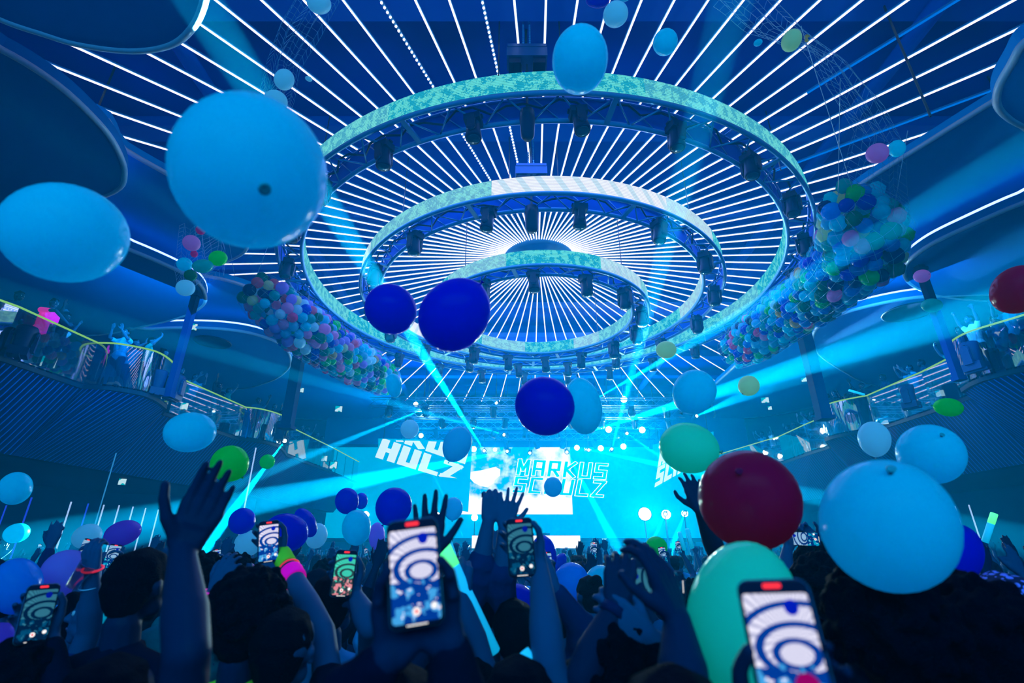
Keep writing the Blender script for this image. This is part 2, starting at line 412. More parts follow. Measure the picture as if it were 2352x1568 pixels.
def balcony(side, segs):
    sg = -1 if side == 'left' else 1
    allp = [p for s in segs for p in s]
    # front
    top = [Vector((p.x, p.y, ZF)) for p in allp]
    ends = [s[0] for s in segs] + [segs[-1][-1]]
    def smooth_x(y):            # straight-sided line through the segment ends
        for p, q in zip(ends, ends[1:]):
            if y <= q.y or q is ends[-1]: return p.x + (q.x-p.x)*(y-p.y)/(q.y-p.y)
    bot = []; ly = -1e9
    for t in top:
        ly = max(ly+.02, t.y); bot.append(Vector((smooth_x(ly)+sg*1.15, ly, ZB)))
    me = bpy.data.meshes.new('balcony_front'); bm = bmesh.new(); uvl = bm.loops.layers.uv.new()
    u = 0; prev = None
    for t, b in zip(top, bot):
        cur = (bm.verts.new(t), bm.verts.new(b), bm.verts.new(t + Vector((sg*.35, 0, 0))), bm.verts.new(b + Vector((sg*.35, 0, 0))))
        if prev:
            L = (t - pt).length
            for (i, j), (v0, v1) in (((0, 1), (1, 0)), ((3, 2), (0, 1))):
                f = bm.faces.new((prev[i], prev[j], cur[j], cur[i]))
                for lp, (uu, vv) in zip(f.loops, ((u, v0), (u, v1), (u+L, v1), (u+L, v0))): lp[uvl].uv = (uu, vv)
            for i, j in ((2, 0), (1, 3)):
                bm.faces.new((prev[i], prev[j], cur[j], cur[i]))
            u += L
        prev = cur; pt = t
    bm.to_mesh(me); bm.free(); me.materials.append(RIB)
    tag(link('balcony_front', me), 'dark ribbed balcony front leaning outward on the %s' % side, 'balcony', kind='structure')
    # floor slab and soffit
    outer = Vector((sg*16.9 + .5, 0, 0)).x
    b = MB(); n = len(allp)
    vs = [(p.x, p.y, ZF) for p in allp] + [(outer, p.y, ZF) for p in allp] + [(p.x, p.y, ZF-.1) for p in allp] + [(outer, p.y, ZF-.1) for p in allp]
    fs = []
    for i in range(n-1):
        fs += [(i, i+1, n+i+1, n+i), (2*n+i, 3*n+i, 3*n+i+1, 2*n+i+1), (i, 2*n+i, 2*n+i+1, i+1)]
    b.add(vs, fs); tag(b.build('balcony_floor', M['floor']), 'dark upper balcony floor on the %s' % side, 'balcony', kind='structure')
    b = MB()
    vs = [(p.x, p.y, ZB) for p in bot] + [(outer, p.y, ZB) for p in bot] + [(p.x, p.y, ZB+.12) for p in bot] + [(outer, p.y, ZB+.12) for p in bot]
    b.add(vs, fs); tag(b.build('balcony_soffit', M['wall']), 'dark underside of the %s balcony' % side, 'balcony', kind='structure')
    # railing: handrail, glass panes, posts
    for si, s in enumerate(segs):
        bay = len(s) > 4
        lab = ('curved glass balcony bay with yellow-green handrail, %s side, %s' if bay else 'straight glass balcony railing with yellow-green handrail, %s side, %s') % (side, ['nearest the camera', 'first bay', 'middle stretch', 'second bay', 'last stretch by the stage'][si])
        r = thing('glass_railing', lab, 'railing', (s[0].x, s[0].y, ZF), 'balcony railings')
        o = Vector((s[0].x, s[0].y, ZF))
        g = MB(); g.tube([p-o for p in s], .024, 8); g.build('handrail', M['neon'], r, True)
        g = MB(); vs = [Vector((p.x, p.y, ZF+.04))-o for p in s] + [p-o-Vector((0, 0, .03)) for p in s]; n = len(s)
        nrm = [q-Vector((p.x, p.y, 0)) for q, p in zip(offset_path(s, .012), s)]
        vs += [v + nrm[i % n] for i, v in enumerate(vs)]
        fs2 = []
        for i in range(n-1):
            fs2 += [(i, i+1, n+i+1, n+i), (2*n+i, 3*n+i, 3*n+i+1, 2*n+i+1)]
        g.add(vs, fs2); g.build('glass_pane', M['glass'], r, bay)
        L = sum((s[i+1]-s[i]).length for i in range(n-1)); cnt = max(2, int(L/1.25)); step = L/cnt; acc = 0; i = 0
        for q in range(cnt+1):
            d = min(q*step, L-1e-4); acc = 0
            for i in range(n-1):
                l = (s[i+1]-s[i]).length
                if acc+l >= d: break
                acc += l
            p = s[i].lerp(s[i+1], (d-acc)/max(l, 1e-6))
            g = MB(); g.box(Vector((p.x+sg*.03, p.y, ZF+.55))-o, (.035, .035, 1.1)); g.build('post', M['black'], r)
rl = lambda *pp: [onz(x, y, ZRAIL) for x, y in pp]
segL = [[Vector((-12.5, 1.0, ZRAIL)), Vector((-12.4, 6, ZRAIL))] + rl((45, 705), (225, 787)),
        catmull(rl((225, 787), (262, 788), (303, 794), (345, 803), (370, 812), (392, 827), (408, 845)), 4, False) + rl((400, 860)),
        rl((400, 862), (565, 935)),
        catmull(rl((565, 935), (600, 939), (640, 950), (660, 962), (672, 985)), 5, False) + rl((667, 978)),
        rl((667, 980), (765, 1028)) + [Vector((-9.2, 31.5, ZRAIL))]]
segR = [[Vector((13.2, 1.0, ZRAIL)), Vector((13.3, 5, ZRAIL)), onz(2420, 700, ZRAIL)],
        catmull(rl((2420, 700), (2335, 728), (2288, 742), (2227, 761), (2193, 778), (2171, 797)), 4, False) + rl((2199, 812)),
        rl((2199, 812), (2116, 854), (1991, 908)),
        catmull(rl((1991, 908), (1933, 919), (1894, 930), (1877, 938)), 6, False) + rl((1888, 956)),
        rl((1888, 958), (1850, 974), (1789, 1002)) + [Vector((10.8, 31.5, ZRAIL))]]
balcony('left', segL); balcony('right', segR)

# ------------------------------------------------------------ sound-cloud ceiling slabs over the balconies
def slab(nm, label, pts, z, th, mat, cove=None, kind=None, k=5):
    pts = [Vector((p[0], p[1], 0)) for p in pts]
    pts = catmull(pts, k, True)
    ar = sum(pts[i].x*pts[(i+1) % len(pts)].y - pts[(i+1) % len(pts)].x*pts[i].y for i in range(len(pts)))
    if ar < 0: pts.reverse()
    c = sum(pts, Vector())/len(pts)
    t = thing(nm, label, 'ceiling panel', (c.x, c.y, z)); t['kind'] = 'structure'
    loc = [(p.x-c.x, p.y-c.y) for p in pts]
    b = MB(); b.prism(loc, 0, th); b.build('fabric_face', mat, t)
    b = MB(); b.tube([(x, y, 0.03) for x, y in loc], .055, 8, True); b.build('edge_rim', M['rim'], t, True)
    if cove:
        b = MB(); b.tube([(x*cove, y*cove, th+.05) for x, y in loc], .03, 6, True); b.build('cove_light_strip', M['cove'], t, True)
    for a in (.3, 2.3, 4.2):       # hangers up to the ceiling
        b = MB(); b.tube([(1.2*math.cos(a), 1.2*math.sin(a), th), (1.2*math.cos(a), 1.2*math.sin(a), 11.4-z)], .02, 5); b.build('hanger_rod', M['cable'], t)
    return t
def circle(cx, cyy, rx, ry, n=14): return [(cx+rx*math.cos(2*PI*i/n), cyy+ry*math.sin(2*PI*i/n)) for i in range(n)]
ZU, ZL = CAMZ+7.9, CAMZ+7.15
pz = lambda z, *pp: [tuple(onz(x, y, z)[:2]) for x, y in pp]
# left
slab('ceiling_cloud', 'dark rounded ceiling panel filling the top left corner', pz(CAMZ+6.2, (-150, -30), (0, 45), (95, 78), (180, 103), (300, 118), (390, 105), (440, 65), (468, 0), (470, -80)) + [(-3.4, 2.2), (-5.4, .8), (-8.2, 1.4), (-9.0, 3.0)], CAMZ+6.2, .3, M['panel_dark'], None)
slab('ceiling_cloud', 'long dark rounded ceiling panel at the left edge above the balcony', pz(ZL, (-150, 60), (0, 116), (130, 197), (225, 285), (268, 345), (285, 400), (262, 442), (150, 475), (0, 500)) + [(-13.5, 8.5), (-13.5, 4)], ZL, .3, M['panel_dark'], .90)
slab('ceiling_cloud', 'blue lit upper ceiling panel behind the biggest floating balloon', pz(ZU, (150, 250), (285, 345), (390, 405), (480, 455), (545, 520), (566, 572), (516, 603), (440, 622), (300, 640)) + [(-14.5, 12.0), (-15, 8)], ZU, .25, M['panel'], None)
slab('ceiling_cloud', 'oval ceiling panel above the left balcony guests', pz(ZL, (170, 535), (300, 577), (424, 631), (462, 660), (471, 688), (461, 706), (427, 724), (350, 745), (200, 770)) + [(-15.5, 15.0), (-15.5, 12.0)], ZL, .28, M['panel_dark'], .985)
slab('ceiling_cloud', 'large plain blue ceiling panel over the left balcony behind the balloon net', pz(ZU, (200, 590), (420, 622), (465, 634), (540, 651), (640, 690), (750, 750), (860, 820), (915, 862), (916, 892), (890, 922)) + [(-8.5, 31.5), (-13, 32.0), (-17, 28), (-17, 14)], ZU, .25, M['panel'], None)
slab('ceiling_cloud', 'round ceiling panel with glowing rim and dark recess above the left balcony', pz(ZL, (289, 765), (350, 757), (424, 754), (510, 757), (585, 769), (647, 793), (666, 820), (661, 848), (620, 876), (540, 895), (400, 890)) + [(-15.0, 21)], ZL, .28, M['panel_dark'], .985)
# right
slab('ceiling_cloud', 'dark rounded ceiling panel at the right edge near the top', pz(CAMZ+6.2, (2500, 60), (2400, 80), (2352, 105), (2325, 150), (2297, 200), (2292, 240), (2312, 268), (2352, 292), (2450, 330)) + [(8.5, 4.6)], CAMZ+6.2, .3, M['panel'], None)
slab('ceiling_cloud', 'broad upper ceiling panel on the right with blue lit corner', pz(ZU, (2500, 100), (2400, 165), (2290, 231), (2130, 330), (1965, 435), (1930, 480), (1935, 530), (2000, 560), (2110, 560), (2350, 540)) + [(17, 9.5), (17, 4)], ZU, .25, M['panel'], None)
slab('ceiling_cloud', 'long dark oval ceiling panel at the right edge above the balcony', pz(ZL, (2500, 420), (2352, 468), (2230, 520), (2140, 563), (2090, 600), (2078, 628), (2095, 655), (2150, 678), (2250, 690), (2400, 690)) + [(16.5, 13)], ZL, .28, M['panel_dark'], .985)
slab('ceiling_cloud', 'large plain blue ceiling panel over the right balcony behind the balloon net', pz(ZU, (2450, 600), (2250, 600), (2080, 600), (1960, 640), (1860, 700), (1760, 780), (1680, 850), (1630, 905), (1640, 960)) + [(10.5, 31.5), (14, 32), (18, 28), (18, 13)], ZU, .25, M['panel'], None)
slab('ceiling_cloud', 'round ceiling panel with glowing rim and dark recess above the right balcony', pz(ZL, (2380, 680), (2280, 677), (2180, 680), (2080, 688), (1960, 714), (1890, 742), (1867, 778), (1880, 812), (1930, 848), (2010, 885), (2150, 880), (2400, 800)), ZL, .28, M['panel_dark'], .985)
for px, py, r, sd in ((489, 786, .62, 'left'), (2088, 717, .75, 'right')):
    p = onz(px, py, ZL-.02); b = MB(); b.lathe([(r, .02), (r, -.012), (r-.06, -.012), (r-.09, .015), (.01, .015)], 32)
    tag(b.build('speaker_recess', M['black'], None, True, loc=p), 'dark round recess in the ceiling panel over the %s balcony' % sd, 'recess')
# columns on the balconies, screens on brackets
def column(px, py, w, z0, z1, label):
    p = onz(px, py, 6.6); b = MB(); b.box((0, 0, (z1-z0)/2), (w, w, z1-z0)); b.box((0, 0, z1-z0-.12), (w*1.5, w*1.5, .1)); b.box((0, 0, .06), (w*1.3, w*1.3, .12))
    return tag(b.build('column', M['wall'], loc=(p.x, p.y, z0)), label, 'column', kind='structure')
column(405, 845, .17, ZF, ZL, 'slim dark column on the left balcony')
column(668, 930, .34, ZF, ZU, 'thick dark column further along the left balcony')
column(2178, 800, .17, ZF, ZL, 'slim dark column on the right balcony')
column(1880, 905, .34, ZF, ZU, 'thick dark column further along the right balcony')
def screen_pic(name, c1, c2, sc):
    m, k, e = emission_mat(name); v, x, y, z = k.xyz(); n = k.noise(v, sc, 1)
    k.put(e.inputs[0], k.mix(k.math('GREATER_THAN', n, .5), c1, c2)); e.inputs[1].default_value = .9; return m
M['mon'] = screen_pic('monitor_picture', (.0, .40, .50), (.45, .75, .85), 5)
def monitor(px, py, w, h, s, yaw, label):
    t = thing('monitor', label, 'monitor', at(px, py, s), 'small screens around the hall', (0, 0, yaw))
    k = pxm(s); w *= k; h *= k
    b = MB(); b.rbox((0, 0, 0), (w*1.12, .06, h*1.12), .01); b.build('housing', M['black'], t)
    b = MB(); b.rbox((0, -.035, 0), (w, .012, h), .004); b.build('screen', M['mon'], t)
    b = MB(); b.tube([(0, .03, 0), (0, .25, .1), (0, .3, h*.9)], .02, 6); b.build('bracket', M['black'], t)
for a in ((444, 751, 15, 15, 17.5, .5, 'small square screen hanging by the slim left balcony column'),
          (112, 832, 26, 24, 12.6, .7, 'square cyan screen on the ribbed balcony front at far left'),
          (423, 933, 15, 15, 16, .5, 'square screen on the left balcony edge above the cyan balloon'),
          (548, 994, 12, 13, 19.5, .4, 'small screen at the foot of the second left bay'),
          (691, 896, 12, 10, 22, .4, 'small white screen beside the thick left column'),
          (778, 939, 15, 13, 25, .3, 'dim screen under the far left ceiling panel'),
          (282, 1103, 14, 20, 16, .5, 'small upright cyan screen below the left ribbed front'),
          (487, 1141, 11, 15, 19, .4, 'small pale screen under the left balcony beside the raised hand'),
          (691, 1039, 12, 17, 25, .3, 'small bright screen at the end of the left balcony'),
          (766, 1068, 15, 15, 26, .2, 'pale square screen left of the slanted lettering'),
          (745, 1053, 12, 12, 25.5, .3, 'small cyan screen between two pale screens at the left stage corner'),
          (1848, 872, 13, 9, 22, -.4, 'small white screen beside the thick right column'),
          (1757, 919, 16, 12, 25, -.3, 'dim screen high on the right wall near the stage'),
          (1768, 937, 8, 8, 25, -.3, 'tiny bright screen under the dim one on the right wall'),
          (1856, 1022, 8, 15, 23, -.4, 'narrow white screen at the end of the right balcony'),
          (2156, 904, 20, 14, 16, -.6, 'bright screen on the right balcony edge above the green balloon'),
          (2031, 970, 15, 9, 18, -.5, 'small cyan screen on the right balcony edge'),
          (2120, 690, 14, 12, 16, -.5, 'square screen on top of the slim right column')):
    monitor(*a)
# upright light strips on the wall under the left balcony, and poles
for i, (x0, y0, x1, y1, dim) in enumerate(((15, 1160, 0, 1190, 1), (73, 1142, 56, 1198, 1), (110, 1168, 94, 1209, 1), (164, 1152, 129, 1247, 0), (203, 1156, 185, 1207, 1), (239, 1159, 222, 1203, 0), (274, 1160, 259, 1207, 0), (306, 1163, 296, 1195, 0), (335, 1166, 322, 1207, 0), (364, 1170, 346, 1230, 0), (416, 1174, 408, 1200, 1), (461, 1178, 449, 1217, 0))):
    p = onz(x0, y0, 3.35); b = MB(); b.tube([(0, 0, 0), (0, 0, 2.0)], .022, 6)
    tag(b.build('wall_light_strip', M['cove_dim'] if dim else M['strip_cool'], loc=p-Vector((0, 0, 2.0))), 'upright %s light strip on the lower left wall' % ('dim blue' if dim else 'pale'), 'light strip', 'dim wall strips' if dim else 'pale wall strips')
for i, (x0, y0) in enumerate(((2193, 1162), (2225, 1159))):
    p = onz(x0, y0, 3.35); b = MB(); b.tube([(0, 0, 0), (0, 0, 1.6)], .022, 6)
    tag(b.build('wall_light_strip', M['strip_cool'], loc=p-Vector((0, 0, 1.6))), 'upright pale light strip on the lower right wall', 'light strip', 'right wall strips')
a, c = onz(-80, 1160, 3.35), onz(461, 1178, 3.35); d = (c-a); ang = math.atan2(d.y, d.x)
b = MB(); b.box((0, 0, 0), (d.length+4, .2, 4.0), Matrix.Rotation(ang, 3, 'Z'))
mid = (a+c)/2 + Vector((-math.sin(ang), math.cos(ang), 0))*.35; tag(b.build('wall_underbalcony', M['wall'], loc=(mid.x, mid.y, 2.0)), kind='structure')
def pole(p0, label, z0, r, mat):
    b = MB(); b.tube([(0, 0, 0), (0, 0, p0.z-z0)], r, 8); tag(b.build('light_pole', mat, loc=(p0.x, p0.y, z0)), label, 'pole')
pole(at(267, 1040, 13), 'thin upright pole with painted gleam under the left balcony', 0, .014, M['pole_gleam'])  # faint emission painted in for the light this pole catches
pole(at(588, 1028, 19), 'thin bright upright light tube right of the green balloon', 2.2, .025, M['strip_cool'])

# ------------------------------------------------------------ stage
b = MB(); b.box((1.2, 30.0, .65), (19, 6, 1.3)); tag(b.build('stage_platform', M['black']), 'black stage platform at the far end of the hall', 'stage')
YS = 31.0
m, k, e = emission_mat('led_wall_picture')
v, x, y, z = k.xyz()
nz = k.noise(v, 1.3, 5); nf = k.noise(v, 9, 2)
# white cloud field of the picture: low on the wall and in one plume
g1 = k.math('MULTIPLY', k.math('SUBTRACT', 2.65, z), 1.6)                                  # high near the bottom
pl = k.math('MULTIPLY', k.math('GREATER_THAN', 1.9, k.math('ABSOLUTE', k.math('SUBTRACT', x, 2.35))), k.math('MULTIPLY', k.math('SUBTRACT', 1.25, k.math('ABSOLUTE', k.math('SUBTRACT', x, 2.6))), .8))
f = k.math('MAXIMUM', g1, pl)
f = k.math('ADD', f, k.math('MULTIPLY', k.math('SUBTRACT', nz, .47), 3.2))
f = k.math('MULTIPLY', f, k.math('MULTIPLY', k.math('GREATER_THAN', 3.52, x), k.math('GREATER_THAN', x, -3.9)))
f = k.math('MULTIPLY', f, k.math('GREATER_THAN', z, 1.3))
f = k.math('MINIMUM', k.math('MAXIMUM', k.math('MULTIPLY', f, 1.3), 0), 1)
fl = k.math('GREATER_THAN', k.math('ADD', k.math('MULTIPLY', nz, .5), k.math('MULTIPLY', nf, .5)), .58)
k.put(e.inputs[0], k.mix(f, k.mix(k.math('MULTIPLY', fl, .25), (.0, .30, .58), (.0, .44, .70)), (.95, .95, 1.0))); e.inputs[1].default_value = 1.0
wall = thing('led_wall', 'huge LED wall behind the stage showing white clouds on cyan', 'screen', (0, YS, 2.6))
a, c = ony(770, 1027, YS), ony(1655, 1235, YS)
b = MB(); b.box(((a.x+c.x)/2, 0, (a.z+c.z)/2-2.6), (c.x-a.x, .06, a.z-c.z)); b.build('display', m, wall)
b = MB(); b.box(((a.x+c.x)/2, .2, (a.z+c.z)/2-2.6), (c.x-a.x+.4, .3, a.z-c.z+.4)); b.build('frame', M['black'], wall)
for i in range(8):
    b = MB(); xx = a.x+(c.x-a.x)*(i+.5)/8; b.tube([(xx, .25, c.z-2.7), (xx, .25, 1.3-2.6)], .06, 6); b.build('support_leg', M['black'], wall)
M['txt'] = emitter('picture_white', (.88, .93, 1.0), 1.0); M['txtcy'] = emitter('picture_cyan', (0, .50, .78), .95); M['txtgrey'] = emitter('picture_pale', (.55, .80, .95), 1.0)
GL = {'M': [[(0, 0), (0, 1), (.5, .3), (1, 1), (1, 0)]], 'A': [[(0, 0), (0, 1), (1, 1), (1, 0)], [(0, .42), (1, .42)]],
      'R': [[(0, 0), (0, 1), (1, 1), (1, .42), (0, .42)], [(.45, .42), (1, 0)]], 'K': [[(0, 0), (0, 1)], [(1, 1), (.12, .5), (1, 0)]],
      'U': [[(0, 1), (0, 0), (1, 0), (1, 1)]], 'S': [[(1, 1), (0, 1), (0, .5), (1, .5), (1, 0), (0, 0)]], 'C': [[(1, 1), (0, 1), (0, 0), (1, 0)]],
      'H': [[(0, 0), (0, 1)], [(1, 0), (1, 1)], [(0, .5), (1, .5)]], 'L': [[(0, 1), (0, 0), (1, 0)]], 'Z': [[(0, 1), (1, 1), (0, 0), (1, 0)]]}
def word_polys(txt, wd, gap, inset):
    n = len(txt); cw = 1/(n*(1+gap)-gap); out = []
    for i, ch in enumerate(txt):
        x0 = i*cw*(1+gap); hw = wd/2
        for st in GL[ch]:
            P = [(x0 + (hw + p[0]*(1-2*hw))*cw, (hw*.55 + p[1]*(1-2*hw*.55))) for p in st]
            for (ax, ay), (bx, by) in zip(P, P[1:]):
                # work in a square metric so that bands keep one width
                ux, uy = (bx-ax)/cw, (by-ay)/.55*1.0; l = math.hypot(ux, uy); ux /= l; uy /= l
                h = hw - inset; ex = h
                q = []
                for s1, s2 in ((-1, -1), (1, -1), (1, 1), (-1, 1)):
                    bx_, by_ = (ax, ay) if s1 < 0 else (bx, by)
                    q.append((bx_ + (s1*ux*ex - s2*uy*h)*cw, by_ + (s1*uy*ex + s2*ux*h)*.55))
                out.append(q)
    return out
def word(txt, quad, y, wd, inset, mat, name, parent, yoff=0, clip=None, gap=.16):
    BL, BR, TR, TL = [ony(px, py, y) if not isinstance(y, (list, tuple)) else ony(px, py, y[i]) for i, (px, py) in enumerate(quad)]
    b = MB()
    for q in word_polys(txt, wd, gap, inset):
        vs = [BL.lerp(BR, u).lerp(TL.lerp(TR, u), v) + Vector((0, yoff, 0)) - parent.location for u, v in q]
        b.add(vs + [w_ + Vector((0, .008, 0)) for w_ in vs], [(0, 1, 2, 3), (4, 7, 6, 5), (0, 4, 5, 1), (1, 5, 6, 2), (2, 6, 7, 3), (3, 7, 4, 0)])
    o = b.build(name, mat, parent)
    if clip:
        bm = bmesh.new(); bm.from_mesh(o.data)
        zc = ony(1000, clip, y if not isinstance(y, (list, tuple)) else y[0]).z - parent.location.z
        bmesh.ops.bisect_plane(bm, geom=bm.verts[:]+bm.edges[:]+bm.faces[:], plane_co=(0, 0, zc), plane_no=(0, 0, 1), clear_outer=True)
        bm.to_mesh(o.data); bm.free()
    return o
q1 = [(1184, 1091), (1392, 1102), (1398, 1064), (1190, 1053)]; q2 = [(1175, 1131), (1386, 1143), (1394, 1104), (1183, 1093)]
for tx, q in (('MARKUS', q1), ('SCHULZ', q2)):
    word(tx, q, YS, .34, 0, M['txt'], 'lettering_outline', wall, -.045)
    word(tx, q, YS, .34, .055, M['txtcy'], 'lettering_fill', wall, -.06)
b = MB(); P = [ony(px, py, YS)-wall.location for px, py in ((1065, 1086), (1105, 1080), (1138, 1072), (1149, 1078), (1149, 1092), (1136, 1103), (1134, 1110), (1120, 1119), (1103, 1116), (1088, 1108), (1080, 1099))]
b.add([p+Vector((0, -.05, 0)) for p in P], [tuple(range(len(P)))]); b.add([p+Vector((0, -.035, 0)) for p in P], [tuple(range(len(P)-1, -1, -1))]); b.build('white_shape', M['txt'], wall)
# angled side screens carrying the same words
sd = thing('side_screen', 'tilted side screen with big solid white lettering left of the stage', 'screen', ony(960, 1060, 28.0))
def sheet(pp, ys, parent, mat, name, dy=0):
    P = [ony(x, y, yy)-parent.location+Vector((0, dy, 0)) for (x, y), yy in zip(pp, ys)]
    b = MB(); b.add(P + [p+Vector((0, .05, 0)) for p in P], [(0, 1, 2, 3), (7, 6, 5, 4), (0, 4, 5, 1), (1, 5, 6, 2), (2, 6, 7, 3), (3, 7, 4, 0)]); return b.build(name, mat, parent)
M['side'] = emitter('side_screen_blue', (.0, .36, .66), .9)
sheet([(868, 1140), (1075, 1175), (1085, 1012), (868, 1006)], [27.6, 28.4, 28.4, 27.6], sd, M['side'], 'display', .05)
word('HULZ', [(862, 1050), (1052, 1108), (1064, 1070), (880, 1006)], [27.6, 28.4, 28.4, 27.6], .40, 0, M['txtgrey'], 'lettering', sd, -.05, 1008, .12)
word('RKUS', [(880, 1002), (1068, 1066), (1080, 1026), (898, 958)], [27.6, 28.4, 28.4, 27.6], .40, 0, M['txtgrey'], 'lettering', sd, -.05, 1010, .12)
for px, yy in ((880, 27.65), (1070, 28.38)):
    p = ony(px, 1010, yy)-sd.location; b = MB(); b.tube([p+Vector((0, .1, 0)), p+Vector((0, .1, 3.2))], .02, 5); b.build('suspension_cable', M['cable'], sd)
sr = thing('side_screen', 'narrow tilted side screen with white lettering right of the stage behind the mint balloon', 'screen', ony(1540, 1080, 28.0))
sheet([(1500, 1140), (1640, 1090), (1640, 990), (1500, 1020)], [28.4, 27.6, 27.6, 28.4], sr, M['side'], 'display', .05)
word('SCH', [(1503, 1119), (1562, 1086), (1570, 1040), (1510, 1074)], [28.4, 28.0, 28.0, 28.4], .40, 0, M['txtgrey'], 'lettering', sr, -.05)
word('MAR', [(1510, 1073), (1568, 1038), (1575, 1000), (1516, 1036)], [28.4, 28.0, 28.0, 28.4], .40, 0, M['txtgrey'], 'lettering', sr, -.05)
for px in (1510, 1630):
    p = ony(px, 1010, 28)-sr.location; b = MB(); b.tube([p+Vector((0, .1, 0)), p+Vector((0, .1, 3.2))], .02, 5); b.build('suspension_cable', M['cable'], sr)
# stage side walls closing the opening
for sg, x0 in ((-1, -6.6), (1, 9.6)):
    b = MB(); b.box((x0+sg*2.4, 31.8, 5.6), (5.5, .3, 11.2)); tag(b.build('wall_stage_%s' % ('left' if sg < 0 else 'right'), M['panel_dark']), kind='structure')
b = MB(); b.box((1.3, 31.9, 9.6), (11.5, .2, 3.4)); tag(b.build('wall_stage_upper', M['wall']), kind='structure')
# DJ booth
dj = thing('dj_booth', 'white-fronted DJ booth in the middle of the stage', 'booth', (1.0, 28.2, 1.3))
a, c = ony(1085, 1229, 28.0), ony(1332, 1250, 28.0)
b = MB(); b.box(((a.x+c.x)/2-1.0, 0, (a.z-1.3)/2), (c.x-a.x, .8, a.z-1.3)); b.build('counter', M['black'], dj)
b = MB(); b.box(((a.x+c.x)/2-1.0, -.43, a.z-1.3-.32), (c.x-a.x, .05, .6)); b.build('led_front', emitter('booth_front', (.85, .93, 1), 1.1), dj)
for i in range(3):
    b = MB(); b.box((-.9+i*.8, -.05, a.z-1.3+.05), (.5, .35, .1)); b.lathe([(.15, .10), (.15, .12), (.02, .13)], 16, c=(-.9+i*.8, -.05, a.z-1.3)); b.build('player_deck', M['black'], dj)
# rig trusses over the stage with hanging lamps
def rig(y, z, x0, x1, label):
    t = thing('lighting_truss', label, 'truss', (x0, y, z)); L = x1-x0; w = .2
    b = MB()
    for dy, dz in ((-w, -w), (w, -w), (-w, w), (w, w)): b.tube([(0, dy, dz), (L, dy, dz)], .03, 6)
    b.build('chords', M['steel'], t, True)
    b = MB(); n = int(L/.5)
    for i in range(n):
        p, q = i*L/n, (i+1)*L/n
        b.tube([(p, -w, -w), (q, -w, w)], .013, 4); b.tube([(p, w, w), (q, w, -w)], .013, 4); b.tube([(p, -w, -w), (q, w, -w)], .013, 4)
    b.build('bracing', M['steel'], t)
    for i in range(3):
        b = MB(); xx = L*(i+.5)/3; b.tube([(xx, 0, w), (xx, 0, 11.4-z)], .015, 5); b.build('hoist_chain', M['cable'], t)
TR = [(25.0, 8.9, 'front lighting truss over the stage'), (27.0, 8.8, 'second lighting truss over the stage'), (29.0, 8.7, 'third lighting truss over the stage'), (30.5, 8.35, 'rear lighting truss just above the LED wall')]
for i, (y, z, l) in enumerate(TR):
    rig(y, z, -7.2+i*.2, 9.2-i*.2, l)
    for q in range(9):
        mover((-6.2+q*1.75+(i % 2)*.6, y, z-.24), (R.uniform(-.3, .3), R.uniform(-.3, .3), R.random()*6), 'small dark moving head hanging from the %s' % l.split(' over')[0].split(' just')[0], 'lamps on the %s' % l.split(' over')[0].split(' just')[0])
# winches hanging on chains in front of the rings
def winch(px, py, y, w, label):
    p = ony(px, py, y); t = thing('chain_winch', label, 'winch', p); kx = w*pxm(p.y*ct+(p.z-CAMZ)*st)
    b = MB(); b.box((0, 0, 0), (kx, .32, kx*.30)); b.box((0, -.02, kx*.19), (kx*.96, .3, kx*.10)); b.build('housing', M['winch'], t)
    for sx in (-1, 1):
        b = MB(); b.box((sx*kx*.3, 0, -kx*.24), (kx*.3, .26, kx*.22)); b.build('motor_drum', M['black'], t)
    for dx in (-.06, .06):
        b = MB(); n = 40; h = 11.3-p.z
        for q in range(n): b.box((dx, 0, kx*.2+h*(q+.5)/n), (.035 if q % 2 else .015, .015 if q % 2 else .035, h/n*1.04))
        b.build('chain', M['steel'], t)
    b = MB(); b.tube([(0, 0, -kx*.2), (.03, 0, -kx*.9)], .02, 6); b.tube([(-.1, 0, -kx*.2), (-.1, .05, -kx*.6), (.1, 0, -kx*.95)], .012, 5); b.build('cable', M['cable'], t)
    b = MB()
    for dx in (-kx*.7, kx*.85): b.tube([(dx, 0, -kx*.6), (dx, 0, 11.3-p.z)], .012, 5)
    b.build('guide_wires', M['cable'], t)
M['winch'] = principled('winch_blue_metal', (.03, .12, .35), .4, .4)
winch(1210, 135, 6.55, 92, 'blue chain hoist hanging above the near rim of the largest ring')
winch(1220, 400, 9.3, 72, 'blue chain hoist hanging between the outer and middle rings')
def lamp_drop(px, py, h, w, y, label):
    p = ony(px, py, y); t = thing('cable_spool', label, 'cable holder', p)
    b = MB(); b.lathe([(w*.5, 0), (w*.52, -h*.3), (w*.45, -h*.9), (w*.3, -h), (.01, -h)], 14); b.build('cable_bag', M['black'], t, True)
    b = MB(); b.tube([(0, 0, 0), (0, 0, 11.4-p.z)], .025, 5); b.build('hoist_cable', M['cable'], t)
lamp_drop(1211, 258, .62, .27, 6.9, 'black cable bag hanging at the near side of the largest ring')
lamp_drop(1221, 478, .62, .30, 9.2, 'black cable bag hanging at the near side of the middle ring')
